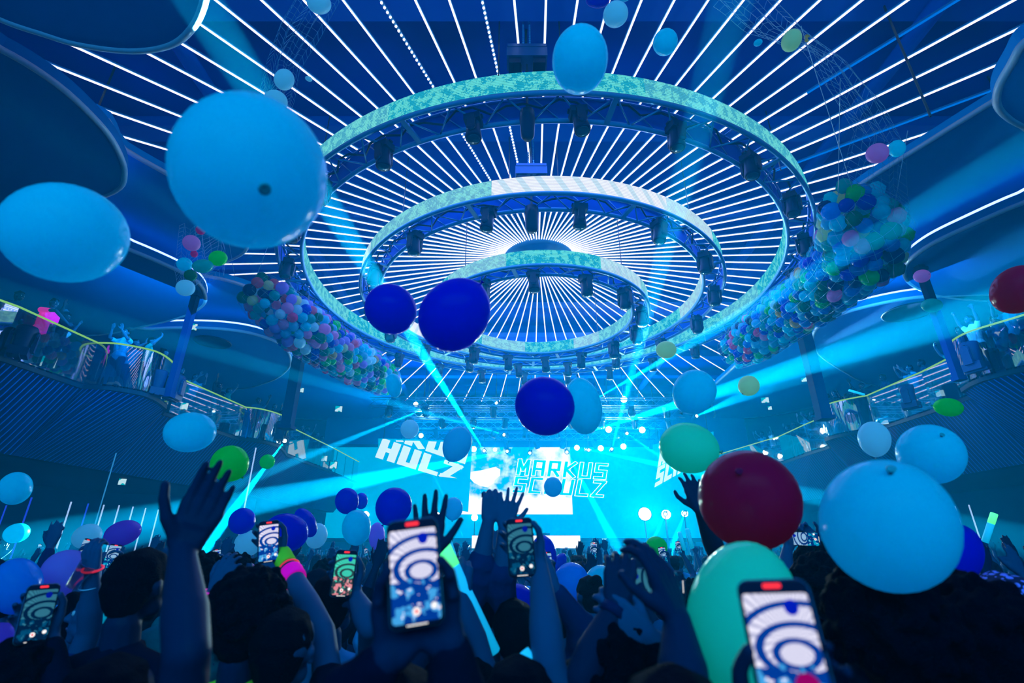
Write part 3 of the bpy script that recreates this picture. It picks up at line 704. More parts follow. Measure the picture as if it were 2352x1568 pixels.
# ------------------------------------------------------------ beams and blinders
def hold_up(t, p, y):
    b = MB()
    if y < 24: b.tube([(0, .1, 0), (0, .1, -.35), (0, .1, ZF-p.z if ZF < p.z else -.5)], .02, 6)
    elif p.z > 4.6: b.tube([(0, .12, .0), (0, .12, 11.4-p.z)], .014, 5)
    else: b.tube([(0, .12, 0), (0, .12, 1.3-p.z)], .03, 6)
    b.build('bracket', M['cable'], t)
def beam_light(src, dst, y, ys, energy, ang, label, rad=.05, hal=0):
    p = ony(*src, y) ; q = at(*dst, ys)
    t = thing('beam_lamp', label, 'stage light', p); d = (q-p).normalized(); Q = d.to_track_quat('-Z', 'Y').to_matrix()
    b = MB(); b.lathe([(.04, .32), (.10, .26), (.12, .05), (.13, .0), (.115, -.01)], 14, Q); b.box(Q @ Vector((0, 0, .38)), (.2, .2, .1), Q); b.build('housing', M['black'], t, True)
    b = MB(); b.lathe([(.075, -.012), (.01, -.03)], 14, Q); b.build('lens', M['lens'], t)
    hold_up(t, p, y)
    l = lamp('beam_spot', 'SPOT', d*.08, d*2, energy*60 if ang < 5 else energy*2, (.30, .85, 1), .02, spot=ang*.55 if ang < 5 else ang, blend=.3); l.parent = t
    return t
for args in (((654, 1012), (470, 1260), 20.0, 10, 60000, 2.6, 'beam lamp on the left balcony front throwing a thick beam down to the crowd'),
             ((1112, 1035), (925, 740), 28.5, 14, 60000, 2.6, 'beam lamp over the stage whose thick beam rises to the left towards the ring'),
             ((1140, 925), (985, 832), 26.6, 17, 42000, 2.2, 'beam lamp high on the rig aimed steeply left at the rings'),
             ((982, 936), (700, 1050), 26.6, 14, 22000, 1.8, 'beam lamp left on the rig throwing a thin beam to the left balcony'),
             ((1158, 998), (900, 925), 27.6, 18, 12000, 2.4, 'beam lamp over the stage with a faint flat beam to the left'),
             ((1165, 1036), (600, 1150), 28.5, 10, 60000, 3.0, 'beam lamp above the LED wall throwing a broad beam across to the left'),
             ((1370, 915), (1560, 805), 26.6, 16, 30000, 2.2, 'beam lamp high on the rig aimed right at the rings'),
             ((1358, 990), (1600, 915), 27.6, 15, 60000, 2.6, 'beam lamp behind the cyan balloon throwing a thick beam to the right'),
             ((1405, 1031), (1436, 915), 28.5, 20, 26000, 2.4, 'beam lamp over the stage with a beam going nearly straight up'),
             ((1352, 1033), (1700, 1105), 28.5, 14, 30000, 2.4, 'beam lamp right of the cloud picture with a flat beam to the right'),
             ((1440, 995), (1520, 1052), 27.6, 18, 9000, 1.2, 'beam lamp right on the rig with a thin falling beam'),
             ((1302, 1038), (1420, 1262), 28.5, 12, 34000, 1.8, 'beam lamp above the outlined lettering throwing a long beam down right'),
             ((1217, 1040), (1172, 1130), 28.5, 20, 12000, 1.6, 'beam lamp above the first outlined letter'),
             ((2082, 938), (1600, 1130), 16.8, 20, 60000, 2.0, 'beam lamp on the right balcony front throwing a long beam to the stage'),
             ((1886, 991), (1740, 1062), 21.0, 23, 26000, 2.4, 'beam lamp on the far right balcony end'),
             ((1528, 1180), (1490, 1262), 28.0, 19, 20000, 2.2, 'beam lamp on the right of the stage floor beside the big glaring lamp'),
             ((1573, 1178), (1550, 1240), 28.0, 19, 14000, 2.4, 'beam lamp furthest right on the stage floor'),
             ((1600, 955), (2130, 725), 26.6, 15, 60000, 8, 'wide beam lamp behind the pear shaped cyan balloon lighting the right ceiling panels'),
             ((1075, 1255), (1003, 1105), 27.0, 24, 14000, 2.6, 'beam lamp on the stage floor behind the big phone')):
    beam_light(*args)
def blinder(px, py, y, r, e_, label, hs=.2):
    p = ony(px, py, y); t = thing('round_stage_lamp', label, 'stage light', p); d = (Vector((0, 0, CAMZ))-p).normalized(); Q = d.to_track_quat('-Z', 'Y').to_matrix()
    b = MB(); b.lathe([(r*.5, .3), (r*1.1, .2), (r*1.2, .0), (r*1.05, -.01)], 18, Q); b.build('housing', M['black'], t, True)
    b = MB(); b.lathe([(r*1.05, -.01), (r*.6, -.05), (.01, -.06)], 18, Q); b.build('lens', M['wlens'], t, True)
    hold_up(t, p, y)
    l = bpy.data.lights.new('lamp_glow', 'SPOT'); l.spot_size = 2.6; l.spot_blend = 1; l.energy = e_*.7; l.color = (.5, .9, 1); l.shadow_soft_size = r*.6
    o = link('lamp_glow', l, t, d*.12); o.rotation_euler = d.to_track_quat('-Z', 'Y').to_euler()
for a in ((955, 928, 27.5, .12, 500, 'small glaring round lamp high left on the stage rig'), (967, 1000, 28.5, .12, 500, 'glaring round lamp beside the small pale balloon on the left'),
          (1088, 1031, 29.5, .15, 800, 'glaring round lamp just right of the pear shaped cyan balloon'), (1137, 1032, 29.5, .10, 400, 'small glaring lamp left above the LED wall'),
          (1433, 917, 26.8, .16, 1200, 'glaring round lamp high over the right of the stage'), (1398, 986, 28, .16, 1500, 'glaring round lamp under the thick right beam'),
          (1475, 987, 28, .16, 1500, 'glaring round lamp alone at the right of the rig'), (1325, 1028, 29.5, .14, 900, 'glaring lamp right above the outlined lettering'),
          (1380, 1029, 29.5, .15, 1300, 'glaring lamp above the end of the outlined lettering'), (1432, 1025, 29.5, .15, 1300, 'glaring lamp right of the outlined lettering'),
          (1481, 1180, 28, .30, 7000, 'biggest glaring lamp low at the right of the stage'), (1530, 1181, 28.4, .22, 2500, 'second glaring lamp low at the right of the stage'),
          (1573, 1179, 28.8, .16, 900, 'third, smallest glaring lamp low at the right of the stage'), (840, 1182, 27, .16, 900, 'glaring lamp low at the left behind the cyan balloon'),
          (1004, 1183, 28, .14, 900, 'glaring lamp low behind the raised spread fingers'), (1090, 1188, 28, .16, 900, 'glaring lamp low left of the raised sleeves')):
    blinder(*a)

# ------------------------------------------------------------ balloons
def latex(name, col, tr=.7):
    m = principled('latex_'+name, col, .16, spec=.35); k = NT(m); b = k.t.nodes['Principled BSDF']
    t = k.n('ShaderNodeBsdfTranslucent'); t.inputs[0].default_value = (*col, 1); x = k.n('ShaderNodeMixShader'); x.inputs[0].default_value = tr
    o = k.t.nodes['Material Output']; k.t.links.new(b.outputs[0], x.inputs[1]); k.t.links.new(t.outputs[0], x.inputs[2]); k.t.links.new(x.outputs[0], o.inputs[0]); return m
BC = {'cyan': (.0, .85, 1.0), 'blue': (.0, .015, .75), 'red': (.75, .0, .10), 'green': (.0, .85, .12), 'mint': (.10, 1.0, .68), 'pink': (.95, .38, .75),
      'lavender': (.55, .35, .95), 'purple': (.40, .12, .75), 'cream': (.85, .98, .60), 'white': (.55, .92, 1.0), 'pale blue': (.10, .74, .95), 'magenta': (.95, .0, .35),
      'navy': (.0, .008, .22), 'amber': (.90, .60, .15), 'dark green': (.0, .35, .18), 'teal': (.0, .62, .60), 'rose': (.95, .15, .38), 'sky': (.0, .42, .95)}
LM = {k_: latex(k_.replace(' ', '_'), v_) for k_, v_ in BC.items()}
KM = {k_: latex('knot_'+k_.replace(' ', '_'), tuple(c*.35 for c in v_), 0) for k_, v_ in BC.items()}
def balloon_mesh(col, n=28, knot=False):
    b = MB(); m = n//2
    if not knot:
        pr = []
        for i in range(m+1):
            t = PI*i/m; z = -math.cos(t); r = math.sin(t)
            if z < 0: z = z*1.12 - .0; r = r**1.06 if r > 0 else 0
            pr.append((max(r, 1e-4), z))
        pr[0] = (.035, -1.135)
        b.lathe(pr, n); return b.mesh('balloon_body', LM[col], True)
    b.lathe([(.04, -1.12), (.03, -1.16), (.055, -1.19), (.075, -1.23), (.05, -1.235), (.01, -1.22)], 10)
    return b.mesh('balloon_knot', KM[col], True)
BMESH = {c: balloon_mesh(c, 36) for c in BC}; KMESH = {c: balloon_mesh(c, 10, True) for c in BC}
SMESH = {c: balloon_mesh(c, 14) for c in BC}
AXR = Vector((1, 0, 0)); AXU = Vector((0, -st, ct)); AXF = Vector((0, ct, st))
def frame_matrix(X, Y, Z, loc):
    return Matrix(((X.x, Y.x, Z.x, loc.x), (X.y, Y.y, Z.y, loc.y), (X.z, Y.z, Z.z, loc.z), (0, 0, 0, 1)))
def balloon(px, py, r1, r2, ang, kn, col, label, group=None, rad=.15, small=False, depth=None):
    """r1 along ang (degrees, 0 = right, counter-clockwise), r2 across; kn: 'e' knot at the +ang end, 'o' opposite end,
       (dx, dy) knot on the near face at that pixel offset, 'h' knot hidden behind"""
    s = depth or min(rad*FPX/((r1+r2)/2*1.04), 7.6 if py < 200 else 9.2 if px < 520 and 500 < py < 700 else 12)
    c = at(px, py, s); rd = ray(px, py).normalized()
    def disp(r, a):
        a = math.radians(a); w = (AXR*math.cos(a) + AXU*math.sin(a))*r*s/FPX; return w - rd*w.dot(rd)
    v1, v2 = disp(r1, ang), disp(r2, ang+90); v2 = v2 - v1.normalized()*v2.dot(v1.normalized())
    if kn in ('e', 'o'):
        Z = -v1/1.06 if kn == 'e' else v1/1.06
        X = v2; Y = Z.normalized().cross(X.normalized())*v2.length
        off = v1*(-.05 if kn == 'e' else .05)
    else:
        L = (v1.length+v2.length)/2
        if kn == 'h': Z = -rd*L; dx = dy = 0
        else: Z = rd*L; dx, dy = kn
        X = v1; Y = v2
        if Z.cross(X).dot(Y) < 0: Y = -Y
        off = Vector()
        if dx or dy:
            w = AXR*dx - AXU*dy; w = w*s/FPX; w -= rd*w.dot(rd); q = min(.95, w.length/(L*1.0)); th = math.asin(q)
            axis = rd.cross(w).normalized(); Q = Quaternion(axis, -th).to_matrix()
            n0 = Q @ (-rd)
            if n0.dot(w) < 0: Q = Quaternion(axis, th).to_matrix()
            X, Y, Z = Q @ X, Q @ Y, Q @ Z
    o = link('balloon', SMESH[col] if small else BMESH[col]); o.matrix_world = frame_matrix(X, Y, Z, c+off)
    tag(o, label, 'balloon', group)
    if not small:
        kk = link('knot', KMESH[col], o)
    return o
BL = [
 (577, 397, 189, 174, -20, (22, 26), 'cyan', 'biggest floating cyan balloon, its dark knot facing the camera'),
 (152, 536, 154, 117, 5, 'h', 'cyan', 'big oval cyan balloon floating at the left edge'),
 (1332, 138, 83, 64, 88, 'h', 'cyan', 'upright oval cyan balloon in front of the top of the largest ring'),
 (898, 710, 62, 57, -45, 'h', 'blue', 'smaller of two deep blue balloons side by side under the inner ring'),
 (1045, 722, 90, 79, 50, 'e', 'blue', 'larger of two deep blue balloons side by side, knot at upper right'),
 (1251, 932, 70, 67, -30, 'h', 'blue', 'deep blue balloon in front of the stage rig, overlapping a cyan one'),
 (1338, 932, 66, 44, 100, 'e', 'cyan', 'cyan balloon half hidden behind the central deep blue balloon'),
 (1594, 900, 53, 50, -120, 'e', 'cyan', 'pear shaped cyan balloon with its knot down, right of the stage rig'),
 (1579, 1028, 71, 58, -8, (62, 8), 'mint', 'pale mint balloon above the raised dark hand on the right'),
 (1720, 1148, 122, 112, -50, (-17, -50), 'red', 'large dark red balloon with its knot facing the camera'),
 (2036, 1207, 172, 145, -25, (8, -100), 'cyan', 'very large cyan balloon low on the right beside the red one'),
 (2185, 1275, 92, 74, 60, (-34, 76), 'blue', 'deep blue balloon behind the very large cyan balloon'),
 (2136, 1043, 85, 66, -12, (22, -35), 'cyan', 'cyan balloon with dark knot in front of the right ribbed balcony front'),
 (2008, 1008, 41, 39, -85, 'e', 'white', 'pale balloon with its knot down beside the right ribbed front'),
 (2178, 935, 36, 21, -5, 'o', 'green', 'flat oval bright green balloon by the right balcony'),
 (2337, 665, 62, 60, 60, 'h', 'red', 'dark red balloon cut by the right edge of the picture'),
 (1706, 1425, 190, 138, 80, 'h', 'mint', 'huge mint green balloon behind the phone at lower right'),
 (437, 992, 62, 46, 0, 'h', 'cyan', 'oval cyan balloon in front of the left ribbed balcony front'),
 (527, 1063, 44, 41, 60, (32, 36), 'green', 'bright green balloon above the tall dark raised hand'),
 (614, 1060, 18, 17, 0, 'h', 'green', 'small green balloon in the thick light beam'),
 (35, 1121, 43, 37, 8, 'h', 'cyan', 'oval cyan balloon at the left edge under the balcony'),
 (38, 1224, 33, 22, 8, 'h', 'cyan', 'small bright cyan balloon at the left edge over the crowd'),
 (200, 1231, 38, 27, 20, 'h', 'white', 'pale oval balloon over the left crowd, left of the purple one'),
 (282, 1224, 46, 28, 15, 'h', 'purple', 'purple oval balloon over the left crowd'),
 (152, 1314, 66, 50, 25, 'e', 'lavender', 'big lavender balloon low in the left crowd'),
 (38, 1345, 68, 62, 20, 'h', 'sky', 'big blue balloon at the left edge in front of the lavender one'),
 (282, 1322, 42, 38, 60, 'h', 'cyan', 'cyan balloon behind the dark haired head on the left'),
 (-18, 1495, 78, 70, 60, 'h', 'purple', 'shiny purple balloon in the bottom left corner with bright reflections'),
 (556, 1196, 33, 29, 20, 'h', 'blue', 'blue balloon left of the hand with the yellow-green glove'),
 (569, 1247, 34, 28, 25, (28, 6), 'white', 'pale balloon under a blue one left of the gloved hand'),
 (656, 1223, 53, 46, -10, 'h', 'blue', 'deep blue balloon directly behind the gloved hand with the phone'),
 (702, 1200, 36, 24, -60, 'h', 'blue', 'blue balloon peeping out behind the larger one near the gloved hand'),
 (727, 1230, 30, 25, 80, 'h', 'white', 'pale balloon right of the two blue ones near the gloved hand'),
 (797, 1150, 30, 28, 100, 'h', 'blue', 'blue balloon over the crowd left of the stage'),
 (830, 1150, 19, 15, 90, 'h', 'blue', 'smaller blue balloon tucked behind another left of the stage'),
 (819, 1211, 41, 34, 95, 'h', 'cyan', 'cyan balloon in front of the low left glaring lamp'),
 (904, 1163, 46, 41, 60, 'o', 'blue', 'deep blue balloon with a small printed mark, knot down, left of the spread hand'),
 (866, 1231, 32, 19, 90, 'h', 'lavender', 'pale lavender balloon left of the big blurred phone'),
 (1041, 1168, 27, 22, 85, 'o', 'pale blue', 'pale blue balloon in front of the bright cloud picture'),
 (1270, 1118, 23, 21, 90, 'h', 'pale blue', 'round pale blue balloon covering a letter of the outlined words'),
 (1050, 1020, 43, 32, 65, 'o', 'pale blue', 'pear shaped cyan balloon hanging over the tilted side screen'),
 (941, 985, 22, 21, 80, 'h', 'white', 'small pale balloon above the tilted side screen'),
 (1508, 1255, 25, 24, 0, 'h', 'green', 'green balloon over the crowd at the right of the stage'),
 (1530, 803, 24, 20, 0, 'h', 'cream', 'small cream balloon at the lower right of the largest ring'),
 (1720, 885, 25, 23, 0, (-12, 16), 'cream', 'pale cream balloon right of the pear shaped cyan one'),
 (2140, 701, 26, 16, 0, 'h', 'teal', 'flat pale teal balloon by the slim right column'),
 (2117, 634, 21, 15, 5, (14, -4), 'pink', 'pink balloon in front of the dark right oval ceiling panel'),
 (2015, 352, 27, 24, 50, 'h', 'pink', 'pink balloon caught in the net at upper right'),
 (2060, 341, 22, 19, 20, 'h', 'cyan', 'cyan balloon beside the pink one in the net at upper right'),
 (1818, 93, 29, 22, 70, 'h', 'cream', 'cream balloon near the top right with a yellow scrap beside it'),
 (1528, 97, 33, 28, 80, 'h', 'cyan', 'cyan balloon under the ceiling strips right of the biggest top one'),
 (1414, 33, 32, 29, 90, 'h', 'white', 'pale balloon at the top edge above the upright oval one'),
 (1373, 2, 27, 18, 0, 'h', 'blue', 'deep blue balloon cut by the top edge'),
 (1428, -14, 24, 21, 0, 'h', 'cyan', 'cyan balloon cut by the top edge next to the deep blue one'),
 (1741, 98, 11, 8, 20, 'h', 'cyan', 'tiny cyan balloon high among the ceiling strips on the right'),
 (733, 8, 28, 26, 0, 'h', 'white', 'pale balloon cut by the top edge at upper left'),
 (653, 183, 25, 24, -40, 'h', 'white', 'upper of two pale balloons above the biggest cyan balloon'),
 (633, 232, 28, 26, 0, 'h', 'white', 'lower of two pale balloons, touching the biggest cyan balloon'),
 (709, 181, 9, 6, -20, 'h', 'white', 'tiny pale balloon among the ceiling strips at upper left'),
 (461, 528, 12, 11, 0, 'h', 'magenta', 'small red balloon, topmost in the loose left cluster'),
 (440, 558, 21, 19, -50, 'h', 'pink', 'pink balloon in the loose left cluster'),
 (446, 583, 9, 8, 0, 'h', 'magenta', 'tiny magenta balloon under the pink one in the loose left cluster'),
 (424, 607, 19, 16, 0, 'h', 'cyan', 'cyan balloon in the loose left cluster'),
 (466, 611, 25, 16, 5, 'h', 'teal', 'flat pale teal balloon in the loose left cluster'),
 (501, 593, 22, 18, 10, 'h', 'green', 'green balloon at the right of the loose left cluster'),
 (438, 632, 16, 13, 0, 'h', 'dark green', 'dark green balloon in the loose left cluster'),
 (426, 661, 23, 19, 0, 'h', 'white', 'white balloon, lowest of the loose left cluster'),
 (1312, 1337, 46, 42, 70, 'h', 'sky', 'light blue balloon in the middle of the crowd'),
 (1374, 1344, 48, 36, 70, 'h', 'cyan', 'cyan balloon right of the light blue one in the crowd'),
 (1185, 1396, 58, 48, 85, 'h', 'blue', 'deep blue balloon between the raised arms in the middle of the crowd'),
 (1250, 1272, 45, 28, 100, 'h', 'blue', 'blue balloon behind the arm that holds the middle phone'),
 (1155, 1300, 30, 24, 90, 'h', 'pale blue', 'pale blue balloon behind the raised dark sleeves'),
 (1392, 1470, 62, 44, 80, 'h', 'cyan', 'cyan balloon behind the wrist with the watch'),
 (1280, 1300, 34, 16, 60, 'h', 'blue', 'sliver of a blue balloon behind the light blue one'),
 (620, 1345, 44, 36, 20, 'h', 'cyan', 'cyan balloon under the pointing hand'),
 (572, 1325, 34, 24, 100, 'h', 'pink', 'pink balloon behind the guest with orange sunglasses'),
 (722, 1378, 52, 42, 60, 'h', 'cyan', 'cyan balloon behind the arm with the pink wristband'),
 (2170, 1372, 72, 26, 0, 'h', 'white', 'pale balloon lying on the heads at lower right'),
 (2292, 1352, 24, 12, 0, 'h', 'green', 'green balloon behind the patterned headscarf'),
 (1630, 1225, 20, 34, 0, 'h', 'red', 'red balloon peeping out under the large dark red one'),
 (905, 885, 18, 28, 10, 'h', 'cyan', 'cyan balloon below the far end of the left balloon net'),
]
for bl in BL: balloon(*bl)
scrap = MB(); p = at(1851, 87, 7.2); scrap.sphere((0, 0, 0), (.03, .02, .045), 8); scrap.sphere((.03, 0, .04), (.035, .02, .025), 8); scrap.sphere((.0, 0, -.05), (.03, .02, .03), 8)
tag(scrap.build('balloon_scrap', LM['amber'], None, True, loc=p), 'shrivelled yellow balloon scrap beside the cream balloon', 'balloon')

# the two long nets full of balloons
def net_tube(path, seed, side, order, weights, nind):
    """path: (centre, radius) rows; balloons packed on the tube's outside and over its open top"""
    r = random.Random(seed); C = [Vector(p) for p, _, _ in path]; Rr = [q for _, q, _ in path]; Sz = [q for _, _, q in path]
    L = [0]
    for a_, c_ in zip(C, C[1:]): L.append(L[-1] + (c_-a_).length)
    def along(d):
        for i in range(len(C)-1):
            if d <= L[i+1] or i == len(C)-2:
                t = (d-L[i])/(L[i+1]-L[i]); return C[i].lerp(C[i+1], t), Rr[i]*(1-t)+Rr[i+1]*t, Sz[i]*(1-t)+Sz[i+1]*t, (C[i+1]-C[i]).normalized()
    d = 0.0; out = []; k_ = 0
    while d < L[-1]:
        c, rr, sz, t = along(d)
        x = t.cross(Vector((0, 0, 1))).normalized(); u = x.cross(t).normalized()
        n = max(3, int(2*PI*rr/(sz*1.86)))
        for i in range(n):
            a_ = 2*PI*(i + (k_ % 2)*.5)/n + r.uniform(-.08, .08); q = rr + r.uniform(-.06, .05)
            p_ = c + x*math.cos(a_)*q + u*math.sin(a_)*q + t*r.uniform(-.05, .05)
            out.append((p_, sz*r.uniform(.86, 1.12), d/L[-1], -(x*math.cos(a_) + u*math.sin(a_))))
        d += sz*1.62; k_ += 1
    cam_p = Vector((0, 0, CAMZ))
    seen = []
    for p_, s_, f_, inw in out:             # which face the camera
        vis = inw.dot((p_-cam_p).normalized()); seen.append((vis, p_, s_, f_, inw))
    seen.sort(key=lambda e_: -e_[0]); stuff = MB(); cnt = 0
    bins = [c_ for c_, w_ in weights for _ in range(w_)]
    for j, (vis, p_, s_, f_, inw) in enumerate(seen):
        col = r.choice(bins)
        up = -inw.z
        Q = (inw + Vector((r.uniform(-.5, .5), r.uniform(-.5, .5), r.uniform(-.5, .5)))).normalized().to_track_quat('-Z', 'Y')
        if j < nind and vis > -.2:
            o = link('balloon', SMESH[col]); o.location = p_; o.rotation_mode = 'QUATERNION'; o.rotation_quaternion = Q; o.scale = (s_, s_, s_*1.06)
            part = 'near end' if f_ < .34 else 'middle' if f_ < .67 else 'far end'
            tag(o, '%s balloon packed in the %s of the %s ceiling net' % (col, part, side), 'balloon', '%s balloons in the %s of the %s net' % (col, part, side))
        else: cnt += 1; mi = list(BC).index(col); stuff.sphere(p_, (s_, s_, s_*1.04), 8, mi=mi)
    me = stuff.mesh('balloon_pile', [LM[c_] for c_ in BC], True)
    o = link('balloon_pile', me); tag(o, 'further balloons filling the hidden side of the %s ceiling net' % side, 'balloons', kind='stuff')
    return C, Rr, L, along
def netting(along, Ltot, name, label, extra, tail):
    t = thing(name, label, 'net', along(0)[0])
    o = t.location.copy(); b = MB(); n = 22; rows = []
    d = 0
    while d < Ltot:
        c, rr, sz, tt = along(d); x = tt.cross(Vector((0, 0, 1))).normalized(); u = x.cross(tt).normalized(); rr += sz*1.05
        rows.append([c + x*math.cos(2*PI*i/n)*rr + u*math.sin(2*PI*i/n)*rr - o for i in range(n)]); d += .32
    for r_ in rows: b.tube(r_, .0022, 3, True)
    for i in range(n): b.tube([r_[i] for r_ in rows], .0022, 3)
    b.build('mesh_cords', M['netc'], t)
    for a_, c_ in extra:
        b = MB(); b.tube([a_-o, c_-o], .006, 4); b.build('hanging_line', M['netc'], t)
    return t
M['netc'] = principled('pale_net_cord', (.15, .40, .70), .5)
PN = lambda px, py, s: at(px, py, s)
pathL = [(PN(583, 662, 14.2), .42, .155), (PN(625, 700, 14.4), .58, .155), (PN(690, 752, 15.2), .66, .155), (PN(760, 800, 16.8), .66, .155), (PN(830, 840, 18.6), .66, .155), (PN(880, 868, 20.3), .55, .155), (PN(893, 878, 21.0), .3, .155)]
pathR = [(PN(1925, 462, 10.6), .30, .165), (PN(1965, 500, 10.8), .62, .17), (PN(1985, 560, 11.3), .80, .17), (PN(1945, 610, 12.0), .72, .165), (PN(1880, 668, 13.4), .66, .16), (PN(1805, 722, 15.2), .66, .155), (PN(1735, 775, 17.0), .66, .155), (PN(1690, 805, 18.4), .52, .155)]
CL, _, LL, alL = net_tube(pathL, 3, 'left', 0, (('white', 4), ('pink', 4), ('cyan', 4), ('pale blue', 4), ('blue', 3), ('navy', 3), ('green', 2), ('dark green', 3), ('rose', 2), ('magenta', 1), ('amber', 1), ('teal', 3), ('cream', 2), ('lavender', 3)), 115)
CR, _, LR, alR = net_tube(pathR, 5, 'right', 0, (('cyan', 5), ('sky', 5), ('pale blue', 3), ('blue', 4), ('navy', 3), ('green', 2), ('dark green', 3), ('teal', 4), ('white', 1), ('pink', 1), ('magenta', 1), ('cream', 1), ('amber', 1)), 115)
netting(alL, LL[-1], 'balloon_net', 'long net of coloured balloons hanging left of the largest ring', [(PN(583, 650, 14.2), PN(640, 500, 14.5)), (PN(890, 860, 21), PN(880, 800, 21)), (PN(700, 740, 15.2), PN(700, 600, 15.6)), (PN(540, 640, 14), PN(520, 520, 13))], 0)
netting(alR, LR[-1], 'balloon_net', 'long net of coloured balloons hanging right of the largest ring', [(PN(1925, 450, 10.4), PN(1930, 180, 8)), (PN(2050, 500, 10.4), PN(2085, 300, 8.5)), (PN(1690, 800, 18.4), PN(1700, 740, 18.4)), (PN(1960, 440, 10.4), PN(1840, 60, 7))], 0)
# empty net trailing over the ceiling strips
def drape(name, label, rows_px, s_list):
    t = thing(name, label, 'net', at(*rows_px[0][0], s_list[0])); o = t.location.copy(); b = MB(); rw = []
    for (pa, pb), s in zip(rows_px, s_list):
        A, B = at(*pa, s), at(*pb, s*1.03); rw.append([A.lerp(B, i/10) + Vector((R.uniform(-.03, .03), R.uniform(-.03, .03), R.uniform(-.05, .05) + .1*math.sin(i*1.7))) - o for i in range(11)])
    fine = []
    for a_, c_ in zip(rw, rw[1:]):
        for q in range(6): fine.append([p.lerp(p2, q/6) + Vector((0, 0, .02*math.sin(q+i))) for i, (p, p2) in enumerate(zip(a_, c_))])
    fine.append(rw[-1])
    for r_ in fine: b.tube(r_, .0028, 3)
    for i in range(11): b.tube([r_[i] for r_ in fine], .0028, 3)
    b.build('mesh_cords', M['netc'], t)
    return t
drape('loose_net', 'slack empty net trailing across the ceiling strips at upper right', [((1640, 10), (1760, -30)), ((1720, 80), (1840, 60)), ((1850, 120), (1960, 150)), ((1900, 210), (2020, 230)), ((1960, 300), (2080, 330)), ((1930, 400), (2080, 440)), ((1960, 440), (2090, 500))], [6.6, 7.0, 7.6, 8.2, 9.2, 10.0, 10.6])
drape('loose_net', 'slack empty net hanging at upper left around two pale balloons', [((690, -20), (790, -20)), ((640, 60), (745, 60)), ((615, 140), (690, 150)), ((600, 200), (680, 220)), ((600, 240), (670, 260))], [6.5, 7.0, 7.5, 8.0, 8.4])
drape('loose_net', 'torn net with shiny strands beside the loose left balloon cluster', [((410, 520), (500, 520)), ((405, 570), (520, 560)), ((400, 620), (520, 620)), ((410, 660), (470, 650))], [9.5, 9.8, 10.1, 10.3])

# ------------------------------------------------------------ people
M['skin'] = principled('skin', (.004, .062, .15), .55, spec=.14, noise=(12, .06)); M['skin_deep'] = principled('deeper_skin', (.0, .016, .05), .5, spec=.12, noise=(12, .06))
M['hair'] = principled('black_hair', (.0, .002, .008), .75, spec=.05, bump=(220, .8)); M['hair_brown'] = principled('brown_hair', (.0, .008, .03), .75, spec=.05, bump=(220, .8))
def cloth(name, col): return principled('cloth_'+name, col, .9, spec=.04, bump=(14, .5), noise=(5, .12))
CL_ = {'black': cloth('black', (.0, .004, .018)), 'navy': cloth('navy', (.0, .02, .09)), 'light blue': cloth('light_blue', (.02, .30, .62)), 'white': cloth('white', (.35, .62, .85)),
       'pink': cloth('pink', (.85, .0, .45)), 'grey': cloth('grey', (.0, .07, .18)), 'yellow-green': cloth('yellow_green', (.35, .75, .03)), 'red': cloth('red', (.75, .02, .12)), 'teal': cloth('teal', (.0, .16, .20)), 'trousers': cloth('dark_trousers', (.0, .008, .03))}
CL_['pink'].node_tree.nodes['Principled BSDF'].inputs['Emission Color'].default_value = (1, .0, .40, 1); CL_['pink'].node_tree.nodes['Principled BSDF'].inputs['Emission Strength'].default_value = .35   # fluorescent pink: emission added so it stays pink under blue lamps
V = Vector
def capsule(b, p0, r0, p1, r1, n=9):
    p0, p1 = V(p0), V(p1); d = p1-p0
    b.sphere(p0, r0, n)
    if d.length > 1e-4:
        b.sphere(p1, r1, n); b.tube([p0, p1], [r0, r1], n)
def skinned(caps, voxel, name, mats, smooth_it=2, seg=9):
    b = MB()
    for c in caps: capsule(b, *c[:4], n=seg)
    me = b.mesh('tmp', mats); o = bpy.data.objects.new('tmp', me); COL.objects.link(o)
    m1 = o.modifiers.new('r', 'REMESH'); m1.mode = 'VOXEL'; m1.voxel_size = voxel; m1.use_smooth_shade = True
    m2 = o.modifiers.new('s', 'SMOOTH'); m2.iterations = smooth_it; m2.factor = .5
    bpy.context.view_layer.update()
    dg = bpy.context.evaluated_depsgraph_get(); out = bpy.data.meshes.new_from_object(o.evaluated_get(dg)); out.name = name
    bpy.data.objects.remove(o); bpy.data.meshes.remove(me)
    if not out.materials: out.materials.append(mats if not isinstance(mats, list) else mats[0])
    return out
